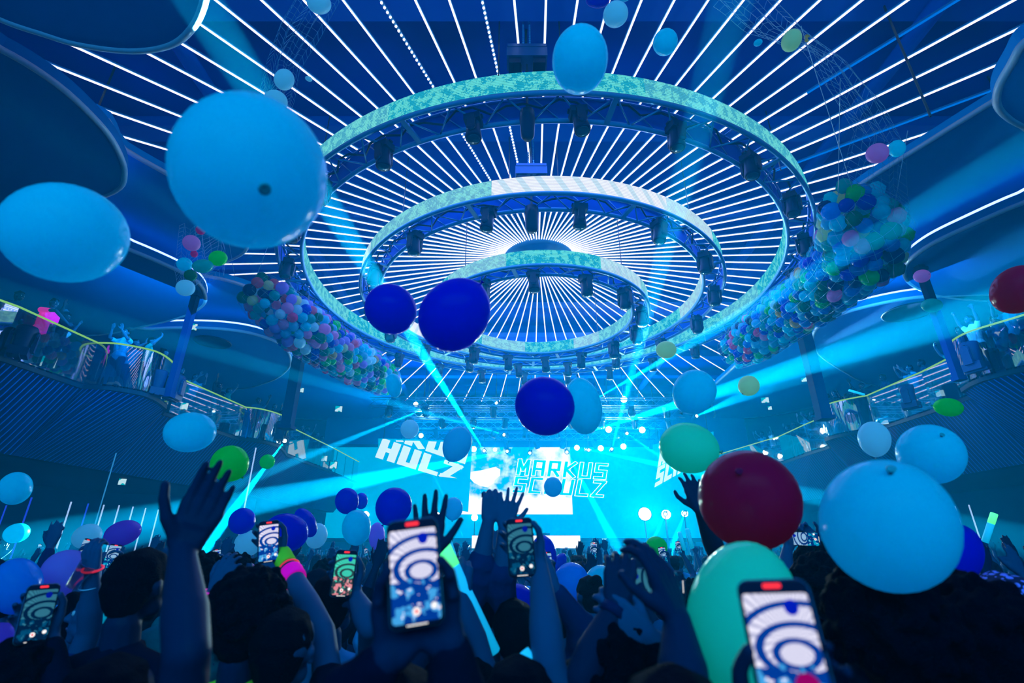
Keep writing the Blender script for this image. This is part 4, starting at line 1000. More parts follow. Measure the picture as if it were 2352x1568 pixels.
def hand_caps(Wp, D, T, P, curl=(.15, .15, .2, .2, .25), spread=.10, sc=1.0, fat=1.0):
    """Wp wrist, D towards the fingers, T thumb side, P way the palm faces; curl for thumb, index .. little"""
    D = V(D).normalized(); T = V(T); T = (T - D*T.dot(D)).normalized(); P = V(P); P = (P - D*P.dot(D) - T*P.dot(T))
    if P.length < 1e-4: P = D.cross(T)
    P.normalize(); out = []
    k = lambda x, y, z=0: Wp + (T*x + D*y + P*z)*sc
    bx = (.034, .012, -.011, -.032); by = (.092, .096, .091, .082); ln = (.074, .082, .075, .058)
    for i in range(4):
        out.append((k(bx[i]*.5, .012), .0175*sc, k(bx[i], by[i]*.95), .0125*sc*fat))
    out.append((k(.02, .05, .004), .014*sc, k(-.02, .05, .004), .014*sc))
    for i in range(4):
        a = curl[i+1]; sp = spread*(1.5-i) ; p = k(bx[i], by[i]); ang = a*.6; r = .0098*fat*(.88 if i == 3 else 1)
        for q, f in enumerate((.46, .30, .24)):
            dd = (D*math.cos(sp) + T*math.sin(sp)); dr = dd*math.cos(ang) + P*math.sin(ang)
            p2 = p + dr*ln[i]*f*sc; r2 = r*(.93 if q < 2 else .85); out.append((p, r*sc, p2, r2*sc)); p, r = p2, r2; ang += a*1.15
    a = curl[0]; p = k(.024, .022, .004); dirs = [(.72, .62, .25), (.55, .80, .2+a), (.30-a*.8, .92, .15+a*1.2)]
    for (x, y, z), l, r in zip(dirs, (.040, .036, .028), (.0145, .0115, .0100)):
        dr = (T*x + D*y + P*z).normalized(); p2 = p + dr*l*sc; out.append((p, r*sc*fat, p2, r*.88*sc*fat)); p = p2
    return out
def head_caps(h, F, U=V((0, 0, 1)), s=1.0):
    F = V(F).normalized(); U = (V(U) - F*V(U).dot(F)).normalized(); Rr = F.cross(U)
    k = lambda x, y, z: h + (Rr*x + F*y + U*z)*s
    c = [(k(0, -.022, .028), .086*s, k(0, .012, .034), .080*s), (k(0, .02, .0), .072*s, k(0, .035, -.045), .056*s), (k(0, .045, -.07), .04*s, k(0, .058, -.088), .026*s),
         (k(-.03, .03, -.06), .034*s, k(.03, .03, -.06), .034*s), (k(-.03, .066, .028), .018*s, k(.03, .066, .028), .018*s), (k(0, .085, .012), .010*s, k(0, .106, -.022), .013*s),
         (k(-.012, .098, -.026), .009*s, k(.012, .098, -.026), .009*s), (k(-.016, .082, -.052), .009*s, k(.016, .082, -.052), .009*s), (k(-.015, .080, -.062), .0095*s, k(.015, .080, -.062), .0095*s),
         (k(-.036, .058, -.012), .022*s, k(-.03, .064, -.02), .02*s), (k(.036, .058, -.012), .022*s, k(.03, .064, -.02), .02*s)]
    for sx in (-1, 1):
        c += [(k(sx*.080, -.005, .012), .013*s, k(sx*.084, -.008, -.018), .009*s), (k(sx*.083, -.014, .0), .012*s, k(sx*.088, -.018, .008), .010*s)]
    return c, k
def hair_caps(k, s, style, r):
    c = [(k(0, -.030, .036), .092*s, k(0, .0, .044), .088*s), (k(0, -.045, .0), .080*s, k(0, -.05, -.03), .060*s)]
    if style in ('curly', 'tuft'):
        for i in range(230 if style == 'curly' else 70):
            z = r.uniform(-.45, 1); a = r.uniform(0, 2*PI); q = math.sqrt(1-z*z); hb = r.uniform(.097, .112)
            y = -.02+hb*q*math.sin(a)
            if y > .045 and z < .5: continue
            p = k(hb*q*math.cos(a), y, .036+hb*z); rr = r.uniform(.009, .015)*s; c.append((p, rr, p + V((r.uniform(-.012, .012), r.uniform(-.012, .012), r.uniform(-.012, .012))), rr))
    elif style == 'long':
        for x in (-.055, 0, .055): c.append((k(x, -.06, 0), .045*s, k(x*1.3, -.10, -.26), .035*s))
    elif style == 'bun': c.append((k(0, -.07, .10), .045*s, k(0, -.08, .11), .04*s))
    elif style == 'swept':
        for i in range(14):
            x = -.07+.14*i/13; c.append((k(x, -.06, .085), .022*s, k(x*.8+.01, .05, .105+.01*math.sin(i*2.2)), .016*s))
    return c
def cap_shape(k, s):        # a peaked cap
    return [(k(0, -.028, .045), .094*s, k(0, .002, .052), .091*s), (k(-.05, .075, .05), .012*s, k(.05, .075, .05), .012*s), (k(-.045, .11, .042), .010*s, k(.045, .11, .042), .010*s), (k(0, .08, .05), .02*s, k(0, .12, .042), .012*s)]
MF = dict(eye=principled('eye_white', (.35, .5, .6), .3), iris=principled('dark_iris', (.0, .01, .02), .2), lip=principled('lip', (.22, .10, .22), .4))
def face_parts(k, s, parent):
    for sx in (-1, 1):
        b = MB(); b.sphere(k(sx*.031, .078, .004), .0125*s, 10); e_ = b.build('eye', MF['eye'], parent, True)
        b = MB(); b.sphere(k(sx*.031, .0865, .004), .0062*s, 8); b.build('iris', MF['iris'], e_, True)
    b = MB(); b.tube([k(-.024, .084, -.056), k(0, .092, -.058), k(.024, .084, -.056)], [.003*s, .006*s, .003*s], 6); b.build('lips', MF['lip'], parent, True)
def make_person(head, face_dir, arms, shirt, hair, label, voxel=.011, sleeve='short', style='short', skin='skin', group=None, lean=0, cap=False, face=False, hs=1.0, foot=None, sink=0, tr='trousers', headscarf=None, hair_seed=1):
    """head: world centre of the head; arms: {'L'/'R': dict(el, wr, D, T, P, curl, spread)} in world coordinates"""
    head = V(head); F = V(face_dir); Fb = V((F.x, F.y, 0)).normalized(); Rb = V((Fb.y, -Fb.x, 0))
    gz = foot if foot is not None else 0
    base = V((head.x, head.y, gz)) - Fb*lean; H = head.z-gz; q = H/1.60
    g = lambda x, y, z: base + Rb*x + Fb*(y + lean*max(0, z-.9*q)/(.7*q)) + V((0, 0, z))
    t = thing('person', label, 'person', base, group); o = base
    neck = head + V((0, 0, -.10)) - Fb*.03; nb = g(0, -.01, 1.40*q); ch = g(0, 0, 1.24*q); wa = g(0, 0, 1.05*q); pe = g(0, 0, .93*q)
    sh = {'L': g(-.185, -.005, 1.355*q), 'R': g(.185, -.005, 1.355*q)}
    hc, k = head_caps(head, F, V((0, 0, 1)), hs)
    body = list(hc) + [(neck, .055, nb, .06)]
    torso = [(nb, .075, ch, .12), (ch + Rb*.07, .105, wa + Rb*.04, .105), (ch - Rb*.07, .105, wa - Rb*.04, .105), (wa, .115, pe, .13), (sh['L'] + Rb*.02, .062, sh['R'] - Rb*.02, .062), (nb, .06, sh['L'], .055), (nb, .06, sh['R'], .055), (pe - Rb*.06, .115, pe + Rb*.06, .115)]
    legs = []
    for sx in (-1, 1):
        hp, kn, an = g(sx*.09, 0, .88*q), g(sx*.11, .02, .47*q), g(sx*.12, -.01, .08*q)
        legs += [(hp, .095, kn, .058), (kn, .058, an, .04)]
        body += [(hp, .085, kn, .05), (kn, .05, an, .035), (an - V((0, 0, .02)), .036, an + Fb*.13 - V((0, 0, .04)), .028)]
    sleeves = []
    for sd in ('L', 'R'):
        A = arms.get(sd)
        if A is None:
            sx = -1 if sd == 'L' else 1
            el = g(sx*.25, -.03, 1.08*q); wr = g(sx*.24, .08, .86*q); A = dict(el=el, wr=wr, D=wr-el, T=Fb, P=-Rb*sx, curl=(.2, .4, .4, .4, .4))
        el, wr = V(A['el']), V(A['wr'])
        d = (el-sh[sd]); mx = .36
        S = sh[sd] if d.length < mx else sh[sd]
        body += [(S, .055, el, .040), (el, .041, el.lerp(wr, .35), .043), (el.lerp(wr, .35), .043, wr, .026)]
        body += hand_caps(wr, A['D'], A['T'], A['P'], A.get('curl', (.15,)*5), A.get('spread', .1), A.get('sc', 1), A.get('fat', 1))
        if sleeve == 'long':
            sleeves += [(S, .066, el, .054), (el, .056, wr.lerp(el, .16), .038), (el.lerp(S, .15), .062, el.lerp(wr, .12), .060)]
        elif sleeve == 'short': sleeves += [(S, .068, S.lerp(el, .55), .058)]
        elif sleeve == 'pushed':
            sleeves += [(S, .068, el, .058), (el, .064, el.lerp(wr, .30), .058), (el.lerp(wr, .24), .066, el.lerp(wr, .30), .062)]
    body += [c for c in torso]
    lo = lambda caps: [(V(a)-o, r0, V(b_)-o, r1) for a, r0, b_, r1 in caps]
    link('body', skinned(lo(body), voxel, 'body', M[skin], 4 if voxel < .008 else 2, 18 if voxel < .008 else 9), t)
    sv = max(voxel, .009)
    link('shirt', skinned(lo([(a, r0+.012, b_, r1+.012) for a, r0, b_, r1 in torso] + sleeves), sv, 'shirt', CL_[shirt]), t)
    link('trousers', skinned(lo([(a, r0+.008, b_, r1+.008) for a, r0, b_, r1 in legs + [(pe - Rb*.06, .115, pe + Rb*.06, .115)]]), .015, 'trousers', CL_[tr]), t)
    if cap: link('cap', skinned(lo(cap_shape(k, hs)), sv, 'cap', CL_['black']), t)
    if headscarf: link('headscarf', skinned(lo([(k(0, -.030, .036), .096*hs, k(0, .005, .046), .092*hs), (k(0, -.05, -.01), .08*hs, k(0, -.09, -.06), .04*hs)]), sv, 'headscarf', headscarf), t)
    elif hair: link('hair', skinned(lo(hair_caps(k, hs, style, random.Random(hair_seed))), (.0062 if style in ('curly', 'tuft') and voxel < .012 else min(sv, .009)), 'hair', M[hair], 1, 7), t)
    if face:
        kl = lambda x, y, z: k(x, y, z) - o
        face_parts(kl, hs, t)
    t['_k'] = 0; del t['_k']
    return t, k

# phones -------------------------------------------------------
def phone_pic(name, day=(.86, .84, 1.0), dark=(.0, .04, .30), low=(.05, .35, .75), gain=.95, seed=0.0):
    """what the phone films: white ceiling rays, dark rings, dark dots below (x,z in phone metres)"""
    m, k, e = emission_mat(name); v, x, y, z = k.xyz()
    u = k.math('DIVIDE', x, .035); w = k.math('DIVIDE', z, .072)
    def ring_(cx, cz, a, b_, th):
        dx = k.math('DIVIDE', k.math('SUBTRACT', u, cx), a); dz = k.math('DIVIDE', k.math('SUBTRACT', w, cz), b_)
        d = k.math('SQRT', k.math('ADD', k.math('MULTIPLY', dx, dx), k.math('MULTIPLY', dz, dz)))
        return k.math('GREATER_THAN', th, k.math('ABSOLUTE', k.math('SUBTRACT', d, 1.0)))
    ang = k.math('ARCTAN2', k.math('SUBTRACT', w, .22), k.math('SUBTRACT', u, .25))
    rays = k.math('GREATER_THAN', k.math('SINE', k.math('MULTIPLY', ang, 46)), -.2)
    n = k.noise(v, 55+seed, 3); n2 = k.noise(v, 130, 2)
    col = k.mix(k.math('MULTIPLY', rays, .9), k.mix(.5, dark, day), day)
    for r_ in (ring_(.5, .10, 1.9, .62, .07), ring_(.40, .06, 1.2, .36, .12), ring_(.30, .0, .62, .19, .20)):
        col = k.mix(r_, col, dark)
    crowd = k.mix(k.math('GREATER_THAN', n, .52), dark, low); crowd = k.mix(k.math('GREATER_THAN', n2, .66), crowd, day)
    edge = k.math('ADD', -.18, k.math('MULTIPLY', .5, k.math('SUBTRACT', n, .5)))
    col = k.mix(k.math('GREATER_THAN', edge, w), col, crowd)
    bl = k.math('GREATER_THAN', .22, k.math('SQRT', k.math('ADD', k.math('POWER', k.math('SUBTRACT', u, .45), 2.0), k.math('MULTIPLY', 3.5, k.math('POWER', k.math('ABSOLUTE', k.math('SUBTRACT', w, .66)), 2.0)))))
    col = k.mix(bl, col, (.0, .01, .45))
    k.put(e.inputs[0], col); e.inputs[1].default_value = gain; return m
M['pic_bright'] = phone_pic('phone_picture_bright'); M['pic_dim'] = phone_pic('phone_picture_dim', (.05, .30, .45), (.0, .02, .08), (.0, .10, .25), .6, 9)
M['pic_teal'] = phone_pic('phone_picture_teal', (.05, .75, .55), (.02, .05, .06), (.75, .25, .30), .9, 21); M['pic_blue'] = phone_pic('phone_picture_blue', (.35, .65, .95), (.0, .03, .2), (.0, .35, .6), .8, 4)
M['rec'] = emitter('record_red', (1.0, .03, .05), 1.3); M['btn'] = emitter('phone_button_white', (.9, .9, .9), 1.0); M['phone'] = principled('phone_shell', (.005, .012, .03), .25, .2)
M['phone_edge'] = principled('phone_metal_edge', (.12, .35, .45), .2, .8)
def phone(c, label, tilt=0, pitch=0, yaw=0, pic='pic_bright', land=False, w=.075, h=.155, group=None, detail=True, case='phone', rec=True):
    """screen faces the local -Y side; tilt is the roll seen on screen, anticlockwise in degrees"""
    t = thing('phone', label, 'phone', c, group)
    d = (V((0, 0, CAMZ)) - c).normalized()
    q = (-d).to_track_quat('Y', 'Z') @ Quaternion((0, 1, 0), -math.radians(tilt + (90 if land else 0))) @ Quaternion((1, 0, 0), math.radians(pitch)) @ Quaternion((0, 0, 1), math.radians(yaw))
    t.rotation_mode = 'QUATERNION'; t.rotation_quaternion = q
    b = MB(); b.rbox((0, 0, 0), (w, .009, h), .012, 5); b.build('shell', M[case], t)
    if detail:
        b = MB(); b.rbox((0, .001, 0), (w+.003, .006, h+.003), .0135, 5); b.build('metal_edge', M['phone_edge'], t)
    b = MB(); b.rbox((0, -.0052, -.004), (w*.92, .001, h*(.86 if detail else .93)), .004, 3); s_ = b.build('screen', M[pic], t)
    if rec:
        b = MB(); b.rbox((0, -.0056, h*.457), (w*.26, .001, h*.034), .002, 3); b.build('recording_sign', M['rec'], t)
    if detail:
        b = MB(); b.lathe([(.0062, 0), (.0062, .0006), (.0001, .0006)], 20, Matrix.Rotation(PI/2, 3, 'X'), (0, -.0058, -h*.36)); bt = b.build('shutter_button', M['btn'], t)
        b = MB(); b.lathe([(.0026, 0), (.0026, .0008), (.0001, .0008)], 14, Matrix.Rotation(PI/2, 3, 'X'), (0, -.0064, -h*.36)); b.build('red_dot', M['rec'], bt)
        b = MB(); b.lathe([(.0050, 0), (.0050, .0006), (.0001, .0006)], 18, Matrix.Rotation(PI/2, 3, 'X'), (w*.34, -.0058, -h*.33)); b.build('photo_button', M['btn'], t)
        b = MB(); b.rbox((0, -.0056, -h*.475), (w*.4, .001, h*.012), .0008, 2); b.build('home_bar', M['btn'], t)
        for q_ in range(3):
            b = MB(); b.lathe([(.006, 0), (.006, .002), (.004, .0025), (.0001, .0025)], 12, Matrix.Rotation(-PI/2, 3, 'X'), (w*.28 - (.016 if q_ == 1 else 0), .0045, h*.42 - q_*.012)); b.build('camera_lens', M['phone'], t)
    return t, q.to_matrix()
def grip(c, Q, sd=1, low=.075):
    """wrist, finger way, thumb side and palm for a hand holding a phone from behind; sd = 1 wrist at the right"""
    X, Y, Z = Q @ V((1, 0, 0)), Q @ V((0, -1, 0)), Q @ V((0, 0, 1))       # right, to the viewer, up
    Wp = c + X*.050*sd - Z*low - Y*-.0 - Y*.040
    D = (-X*sd*.62 + Z*.72 - Y*.02); T = (Z*.6 + X*sd*.75); P = Y
    return dict(wr=Wp, D=D, T=T, P=P, curl=(.30, .42, .42, .42, .42), spread=.03)
def bracelet(c, axis, r, label, mat, th=.006):
    b = MB(); A = V(axis).normalized(); Q = A.to_track_quat('Z', 'Y').to_matrix()
    b.tube([Q @ V((r*math.cos(2*PI*i/24), r*math.sin(2*PI*i/24), 0)) for i in range(24)], th, 8, True)
    return tag(b.build('bracelet', mat, None, True, loc=c), label, 'bracelet')
def band(c, axis, r, w, label, mat, name='wristband'):
    A = V(axis).normalized(); Q = A.to_track_quat('Z', 'Y').to_matrix(); b = MB()
    b.lathe([(r*.9, -w/2), (r*1.02, -w/2), (r*1.06, -w*.3), (r*1.03, 0), (r*1.06, w*.3), (r*1.02, w/2), (r*.9, w/2)], 24, Q)
    return tag(b.build(name, mat, None, True, loc=c), label, name)

# ------------------------------------------------------------ the people nearest the camera
UP = V((0, 0, 1)); FW = V((0, 1, 0)); RT = V((1, 0, 0)); TOCAM = V((0, -1, 0))
def person(h, arms, shirt, hair, label, s=None, face_dir=(0, 1, .12), **kw):
    return make_person(at(*h), face_dir, arms, shirt, hair, label, **kw)
def arm(el, wr, D, T, P, **kw): return dict(el=at(*el), wr=at(*wr), D=V(D), T=V(T), P=V(P), **kw)
# huge dark blurred hand at the left
person((235, 1660, 1.05), {'R': arm((430, 1500, .95), (418, 1262, 1.12), (.22, .15, 1), (-.85, -.5, .3), (.4, -1, .1), curl=(-.1, .12, .14, .16, .22), spread=.015, sc=1.1)}, 'black', 'hair', 'person in black raising a tall dark blurred hand at the left', voxel=.0045, sleeve='short', skin='skin_deep')
# dark head with short hair behind it
person((320, 1350, 1.7), {}, 'black', 'hair', 'person in black with short dark hair and bare ear, behind the tall blurred hand', voxel=.008, sleeve='long', skin='skin_deep', face_dir=(.2, 1, .1))
# lower left phone
p, Q = phone(at(86, 1408, 1.5), 'dim phone with a dark picture held up in the bottom left corner', 3, 0, 8, 'pic_dim')
gp = grip(p.location.copy(), Q, 1); gp['el'] = at(120, 1600, 1.45)
person((20, 1600, 1.45), {'R': gp}, 'black', 'hair', 'person in dark clothes holding the dim phone at the bottom left', voxel=.005, sleeve='long', style='curly')
# cup hand
A = arm((205, 1448, 2.05), (212, 1315, 2.05), (-.35, .0, 1), (-1, .2, -.1), (-.4, .3, -1), curl=(.5, .75, .75, .8, .8), spread=.08)
person((225, 1412, 2.25), {'L': A}, 'navy', 'hair_brown', 'person lifting a clear cup, a red bracelet on the wrist', voxel=.005, sleeve='short', style='swept', face_dir=(-.9, -.4, .1), face=True)
bracelet(at(213, 1306, 2.05), A['wr']-A['el'], .034, 'red bracelet on the wrist that lifts the clear cup', M['rec2'] if 'rec2' in M else M.setdefault('rec2', principled('glow_red_plastic', (.95, .03, .06), .4, emit=(1, .02, .05), es=.5)), .004)
bracelet(at(206, 1345, 2.05), A['wr']-A['el'], .037, 'thin pale bracelet halfway up the cup holder\'s forearm', CL_['white'], .002)
M['clear'] = bpy.data.materials.new('clear_plastic'); M['clear'].use_nodes = True; M['clear'].node_tree.nodes.clear(); k_ = NT(M['clear'])
tt_ = k_.n('ShaderNodeBsdfTransparent'); gg_ = k_.n('ShaderNodeBsdfGlossy'); gg_.inputs['Roughness'].default_value = .08; xx_ = k_.n('ShaderNodeMixShader'); xx_.inputs[0].default_value = .35; oo_ = k_.n('ShaderNodeOutputMaterial')
k_.t.links.new(tt_.outputs[0], xx_.inputs[1]); k_.t.links.new(gg_.outputs[0], xx_.inputs[2]); k_.t.links.new(xx_.outputs[0], oo_.inputs[0])
b = MB(); b.lathe([(.024, -.05), (.036, .04), (.038, .045), (.034, .04), (.022, -.046), (.001, -.046)], 20, Matrix.Rotation(.5, 3, 'Y'))
tag(b.build('plastic_cup', M['clear'], None, True, loc=at(187, 1320, 2.02)), 'clear plastic cup held in the hand with the red bracelet', 'cup')
# gloved hand with phone
p, Q = phone(at(617, 1243, 2.02), 'phone filming the ceiling rings, held by the yellow-green gloved hand', 8, 0, 0, 'pic_bright')
gp = grip(p.location.copy(), Q, 1, .06); gp['el'] = at(742, 1452, 1.72)
person((652, 1500, 1.52), {'R': gp}, 'black', 'hair', 'person with neat dark hair whose arm wears a yellow-green glove and pink band', voxel=.0045, sleeve='short')
wv = gp['wr'] - gp['el']
band(gp['el'].lerp(gp['wr'], .93), wv, .036, .085, 'yellow-green fingerless glove on the raised forearm', CL_['yellow-green'], 'glove')
band(gp['el'].lerp(gp['wr'], .70), wv, .042, .055, 'pink towelling band below the yellow-green glove', CL_['pink'])
bracelet(gp['el'].lerp(gp['wr'], .80), wv, .040, 'orange bracelet between the glove and the pink band', M['rec2'], .003)
# pointing hand
person((700, 1420, 2.5), {'L': arm((655, 1400, 2.35), (628, 1325, 2.3), (-.75, .1, .55), (0, .2, 1), (-.1, .9, -.4), curl=(.6, .0, 1.1, 1.2, 1.2))}, 'navy', 'hair', 'person pointing left with one finger, a yellow-green bracelet on the wrist', voxel=.006)
bracelet(at(635, 1338, 2.3), (1, .1, -2), .033, 'yellow-green bracelet on the pointing hand', CL_['yellow-green'], .005)
# hand with pink bracelet
person((462, 1338, 2.6), {'R': arm((470, 1425, 2.2), (492, 1352, 2.2), (.35, .1, 1), (-1, .1, .2), (-.1, .8, -.3), curl=(.3, .5, .5, .45, .5))}, 'teal', 'hair', 'person with curly dark hair raising a hand with a neon pink bracelet', voxel=.006, style='curly')
bracelet(at(487, 1362, 2.2), (.3, 0, 1), .040, 'neon pink bracelet on the raised hand in front of the curly hair', CL_['pink'], .007)
# big curly head and neighbours
person((572, 1432, 1.62), {}, 'yellow-green', 'hair', 'person with a mop of curly dark hair, yellow-green cloth at the neck', voxel=.009, style='curly', hs=1.12, hair_seed=4, skin='skin_deep')
t_, k_s = person((548, 1330, 3.1), {}, 'grey', 'hair', 'person seen from the side in orange-rimmed sunglasses', voxel=.009, style='curly', face_dir=(1, .25, .15), hair_seed=6)
b = MB(); o_ = k_s(0, .09, .01)
b.tube([k_s(-.07, .0, .012)-o_, k_s(-.062, .07, .012)-o_, k_s(0, .098, .012)-o_, k_s(.062, .07, .012)-o_, k_s(.07, .0, .012)-o_], .006, 6); b.sphere(k_s(-.034, .088, .006)-o_, (.022, .012, .016), 10); b.sphere(k_s(.034, .088, .006)-o_, (.022, .012, .016), 10)
tag(b.build('sunglasses', principled('orange_plastic', (.95, .35, .02), .35), None, True, loc=o_), 'orange sunglasses worn by the person seen from the side', 'sunglasses')
# tee shirt person with teal phone
p, Q = phone(at(790, 1316, 1.85), 'phone with a green and red crowd picture held by the person in the light tee', -2, 0, 0, 'pic_teal')
gp = grip(p.location.copy(), Q, 1, .07); gp['el'] = at(850, 1440, 1.75)
person((765, 1392, 2.05), {'R': gp}, 'light blue', 'hair', 'person in a light blue tee filming with a phone, left of the big blurred phone', voxel=.0055, style='short')
# the big central phone with two hands
p, Q = phone(at(952, 1312, .80), 'big blurred phone in the centre showing white ceiling rays and dark rings', 7.5, 0, 0, 'pic_bright', w=.080)
gl = grip(p.location.copy(), Q, -1, .118); gr = grip(p.location.copy(), Q, 1, .112); gl['el'] = at(800, 1620, .80); gr['el'] = at(1050, 1640, .80)
person((905, 1690, .98), {'L': gl, 'R': gr}, 'black', 'hair', 'person at the bottom centre holding up the big phone with both hands', voxel=.0045, sleeve='long', skin='skin_deep')
# spread hand behind it
person((1000, 1500, 1.5), {'L': arm((985, 1460, 1.42), (980, 1285, 1.42), (-.02, .1, 1), (1, .1, .1), (0, -1, .1), curl=(-.3, .04, .03, .03, .04), spread=.10, sc=1.05)}, 'navy', 'hair', 'person holding an open hand with spread fingers up behind the big phone', voxel=.0045, skin='skin_deep')
# fist with foam stick
A = arm((1105, 1520, 1.62), (1060, 1372, 1.75), (-.12, .1, 1), (-.7, .0, .7), (-.5, .6, -.2), curl=(.9, 1.35, 1.4, 1.4, 1.4), spread=.0, sc=1.1)
person((1085, 1600, 1.6), {'R': A}, 'black', 'hair', 'person whose fist grips a glowing foam stick in the middle foreground', voxel=.0045, sleeve='short')
M['foam'] = principled('foam_stick', (.15, .75, .95), .7, emit=(.0, .45, .75), es=.45); M['foamg'] = principled('lit_foam_tip', (.2, .9, .4), .6, emit=(.1, 1, .25), es=1.0)
def stick(p0, p1, r, label, tip=None, mat='foam'):
    t = thing('foam_stick', label, 'glow stick', p0); d = p1-p0
    f = tip or 0
    b = MB(); b.tube([d*f, d*(f+.01), d*.99, d], [r*.8, r, r, r*.8], 18); b.build('stick', M[mat], t, True)
    if tip: b = MB(); b.tube([V((0, 0, 0)), d*.02, d*tip], [r*.8, r*1.02, r*1.02], 18); b.build('glowing_tip', M['foamg'], t, True)
    return t
stick(at(1012, 1240, 1.80), at(1135, 1500, 1.72), .024, 'thick foam stick with green glowing tip gripped by the fist in the middle', .24)
stick(at(1195, 1500, 1.25), at(1260, 1600, 1.2), .024, 'pale hollow foam stick poking up at the bottom edge')
stick(at(265, 1362, 2.1), at(228, 1425, 2.1), .022, 'pale foam stick next to the lower left face')
stick(at(2284, 1178, 4.1), at(2262, 1245, 4.1), .024, 'yellow-green tipped foam stick held up in the right crowd', .35)
stick(at(1560, 1222, 6.2), at(1572, 1262, 6.2), .026, 'white foam stick standing up in the crowd right of the stage')
stick(at(1578, 1214, 6.4), at(1590, 1258, 6.4), .026, 'white foam stick further right in the crowd by the stage')
stick(at(1030, 1232, 5.0), at(1052, 1300, 5.0), .02, 'pale foam stick crossing behind the spread hand')
stick(at(1950, 896, 17), at(1985, 906, 17), .04, 'cyan glow stick waved on the right balcony')
# two raised arms with bunched sleeves
person((1120, 1420, 2.15), {'L': arm((1098, 1335, 2.1), (1122, 1195, 2.15), (.15, .1, .9), (.8, .3, .1), (.9, .6, -.3), curl=(.3, 1.0, 1.0, 1.0, .9), sc=1.05),
                            'R': arm((1152, 1365, 2.1), (1158, 1212, 2.15), (.22, .1, 1), (1, .2, -.2), (.2, 1, .1), curl=(-.1, .1, .05, .05, .1), spread=.17)}, 'navy', 'hair', 'person with both arms up in bunched dark sleeves, hands in front of the cloud picture', voxel=.005, sleeve='pushed')
# hooded person
person((1180, 1455, 2.0), {'R': arm((1345, 1455, 1.85), (1268, 1345, 1.85), (-.5, .1, .85), (-.6, .1, .4), (-.3, .8, -.2), curl=(.3, .6, .6, .6, .6))}, 'navy', 'hair', 'person in a dark blue hoodie with round black hair, right arm raised', voxel=.006, sleeve='long')
# middle phone
p, Q = phone(at(1196, 1256, 1.45), 'dim phone held upright right of the raised sleeves', 4, 0, 0, 'pic_dim')
gp = grip(p.location.copy(), Q, 1, .06); gp['el'] = at(1262, 1530, 1.22)
person((1190, 1650, 1.15), {'R': gp}, 'black', 'hair', 'person at the bottom whose bare forearm holds the dim upright phone', voxel=.0045)
# hands with a camera phone right of centre
p, Q = phone(at(1502, 1342, 1.35), 'phone held sideways with a dim green picture between two dark hands', -4, 0, 10, 'pic_dim', land=True)
gl = arm((1335, 1560, 1.2), (1412, 1392, 1.3), (.25, .1, .9), (.9, .1, .2), (.5, .8, -.2), curl=(.35, .85, .8, .7, .65), spread=.08)
gr = arm((1575, 1600, .85), (1556, 1425, .95), (-.25, .1, 1), (-.7, -.7, .1), (-.8, .6, -.1), curl=(.2, .5, .45, .45, .5), spread=.03)
person((1430, 1580, 1.25), {'L': gl, 'R': gr}, 'black', 'hair', 'person with curly hair and a wristwatch holding a phone sideways with both hands', voxel=.0045, style='curly', hair_seed=9, skin='skin_deep')
wd_ = gl['wr']-gl['el']; wt = thing('wristwatch', 'dark wristwatch on the left wrist of the person holding the phone sideways', 'watch', gl['el'].lerp(gl['wr'], .93)); Qw = wd_.normalized().to_track_quat('Z', 'Y').to_matrix()
b = MB(); b.lathe([(.031, -.012), (.034, -.012), (.034, .012), (.031, .012)], 24, Qw); b.build('strap', M['black'], wt, True)
b = MB(); b.lathe([(.022, 0), (.022, .010), (.018, .012), (.001, .012)], 20, Qw @ Matrix.Rotation(PI/2, 3, 'X'), Qw @ V((0, -.03, 0))); b.build('watch_case', M['phone_edge'], wt, True)
# second small hand pointing in front of that person
person((1330, 1640, 1.3), {'R': arm((1540, 1520, 1.25), (1490, 1462, 1.25), (-.9, .1, .55), (.2, .1, .9), (-.2, .7, -.6), curl=(.35, .45, .5, .55, .6), spread=.04)}, 'black', 'hair', 'person at the bottom reaching up with a half closed hand below the sideways phone', voxel=.005)
# bottom right phone
p, Q = phone(at(1808, 1502, .585), 'big blurred phone at the lower right with a red balloon in its picture', 3, 0, 0, 'pic_bright', w=.078)
gp = grip(p.location.copy(), Q, -1, .12); gp['el'] = at(1640, 1900, .62)
b = MB(); Qm = Q
b.lathe([(.0125, 0), (.0125, .0005), (.0001, .0005)], 20, Matrix.Rotation(PI/2, 3, 'X'), (.014, -.0058, -.030)); b.build('filmed_balloon', emitter('filmed_red', (.28, .0, .12), .9), p)
person((1560, 1760, .72), {'L': gp}, 'black', 'hair', 'person at the bottom right holding the big phone in front of the mint balloon', voxel=.005, sleeve='long', skin='skin_deep')
# raised hand before the mint balloon
person((1690, 1330, 2.35), {'L': arm((1648, 1275, 2.25), (1610, 1172, 2.15), (-.14, .1, 1), (-1, .1, .1), (0, .9, .3), curl=(.25, .35, .3, .3, .35), spread=.08)}, 'navy', 'hair', 'person hidden by the large red balloon, one dark hand raised to its left', voxel=.005, skin='skin_deep')
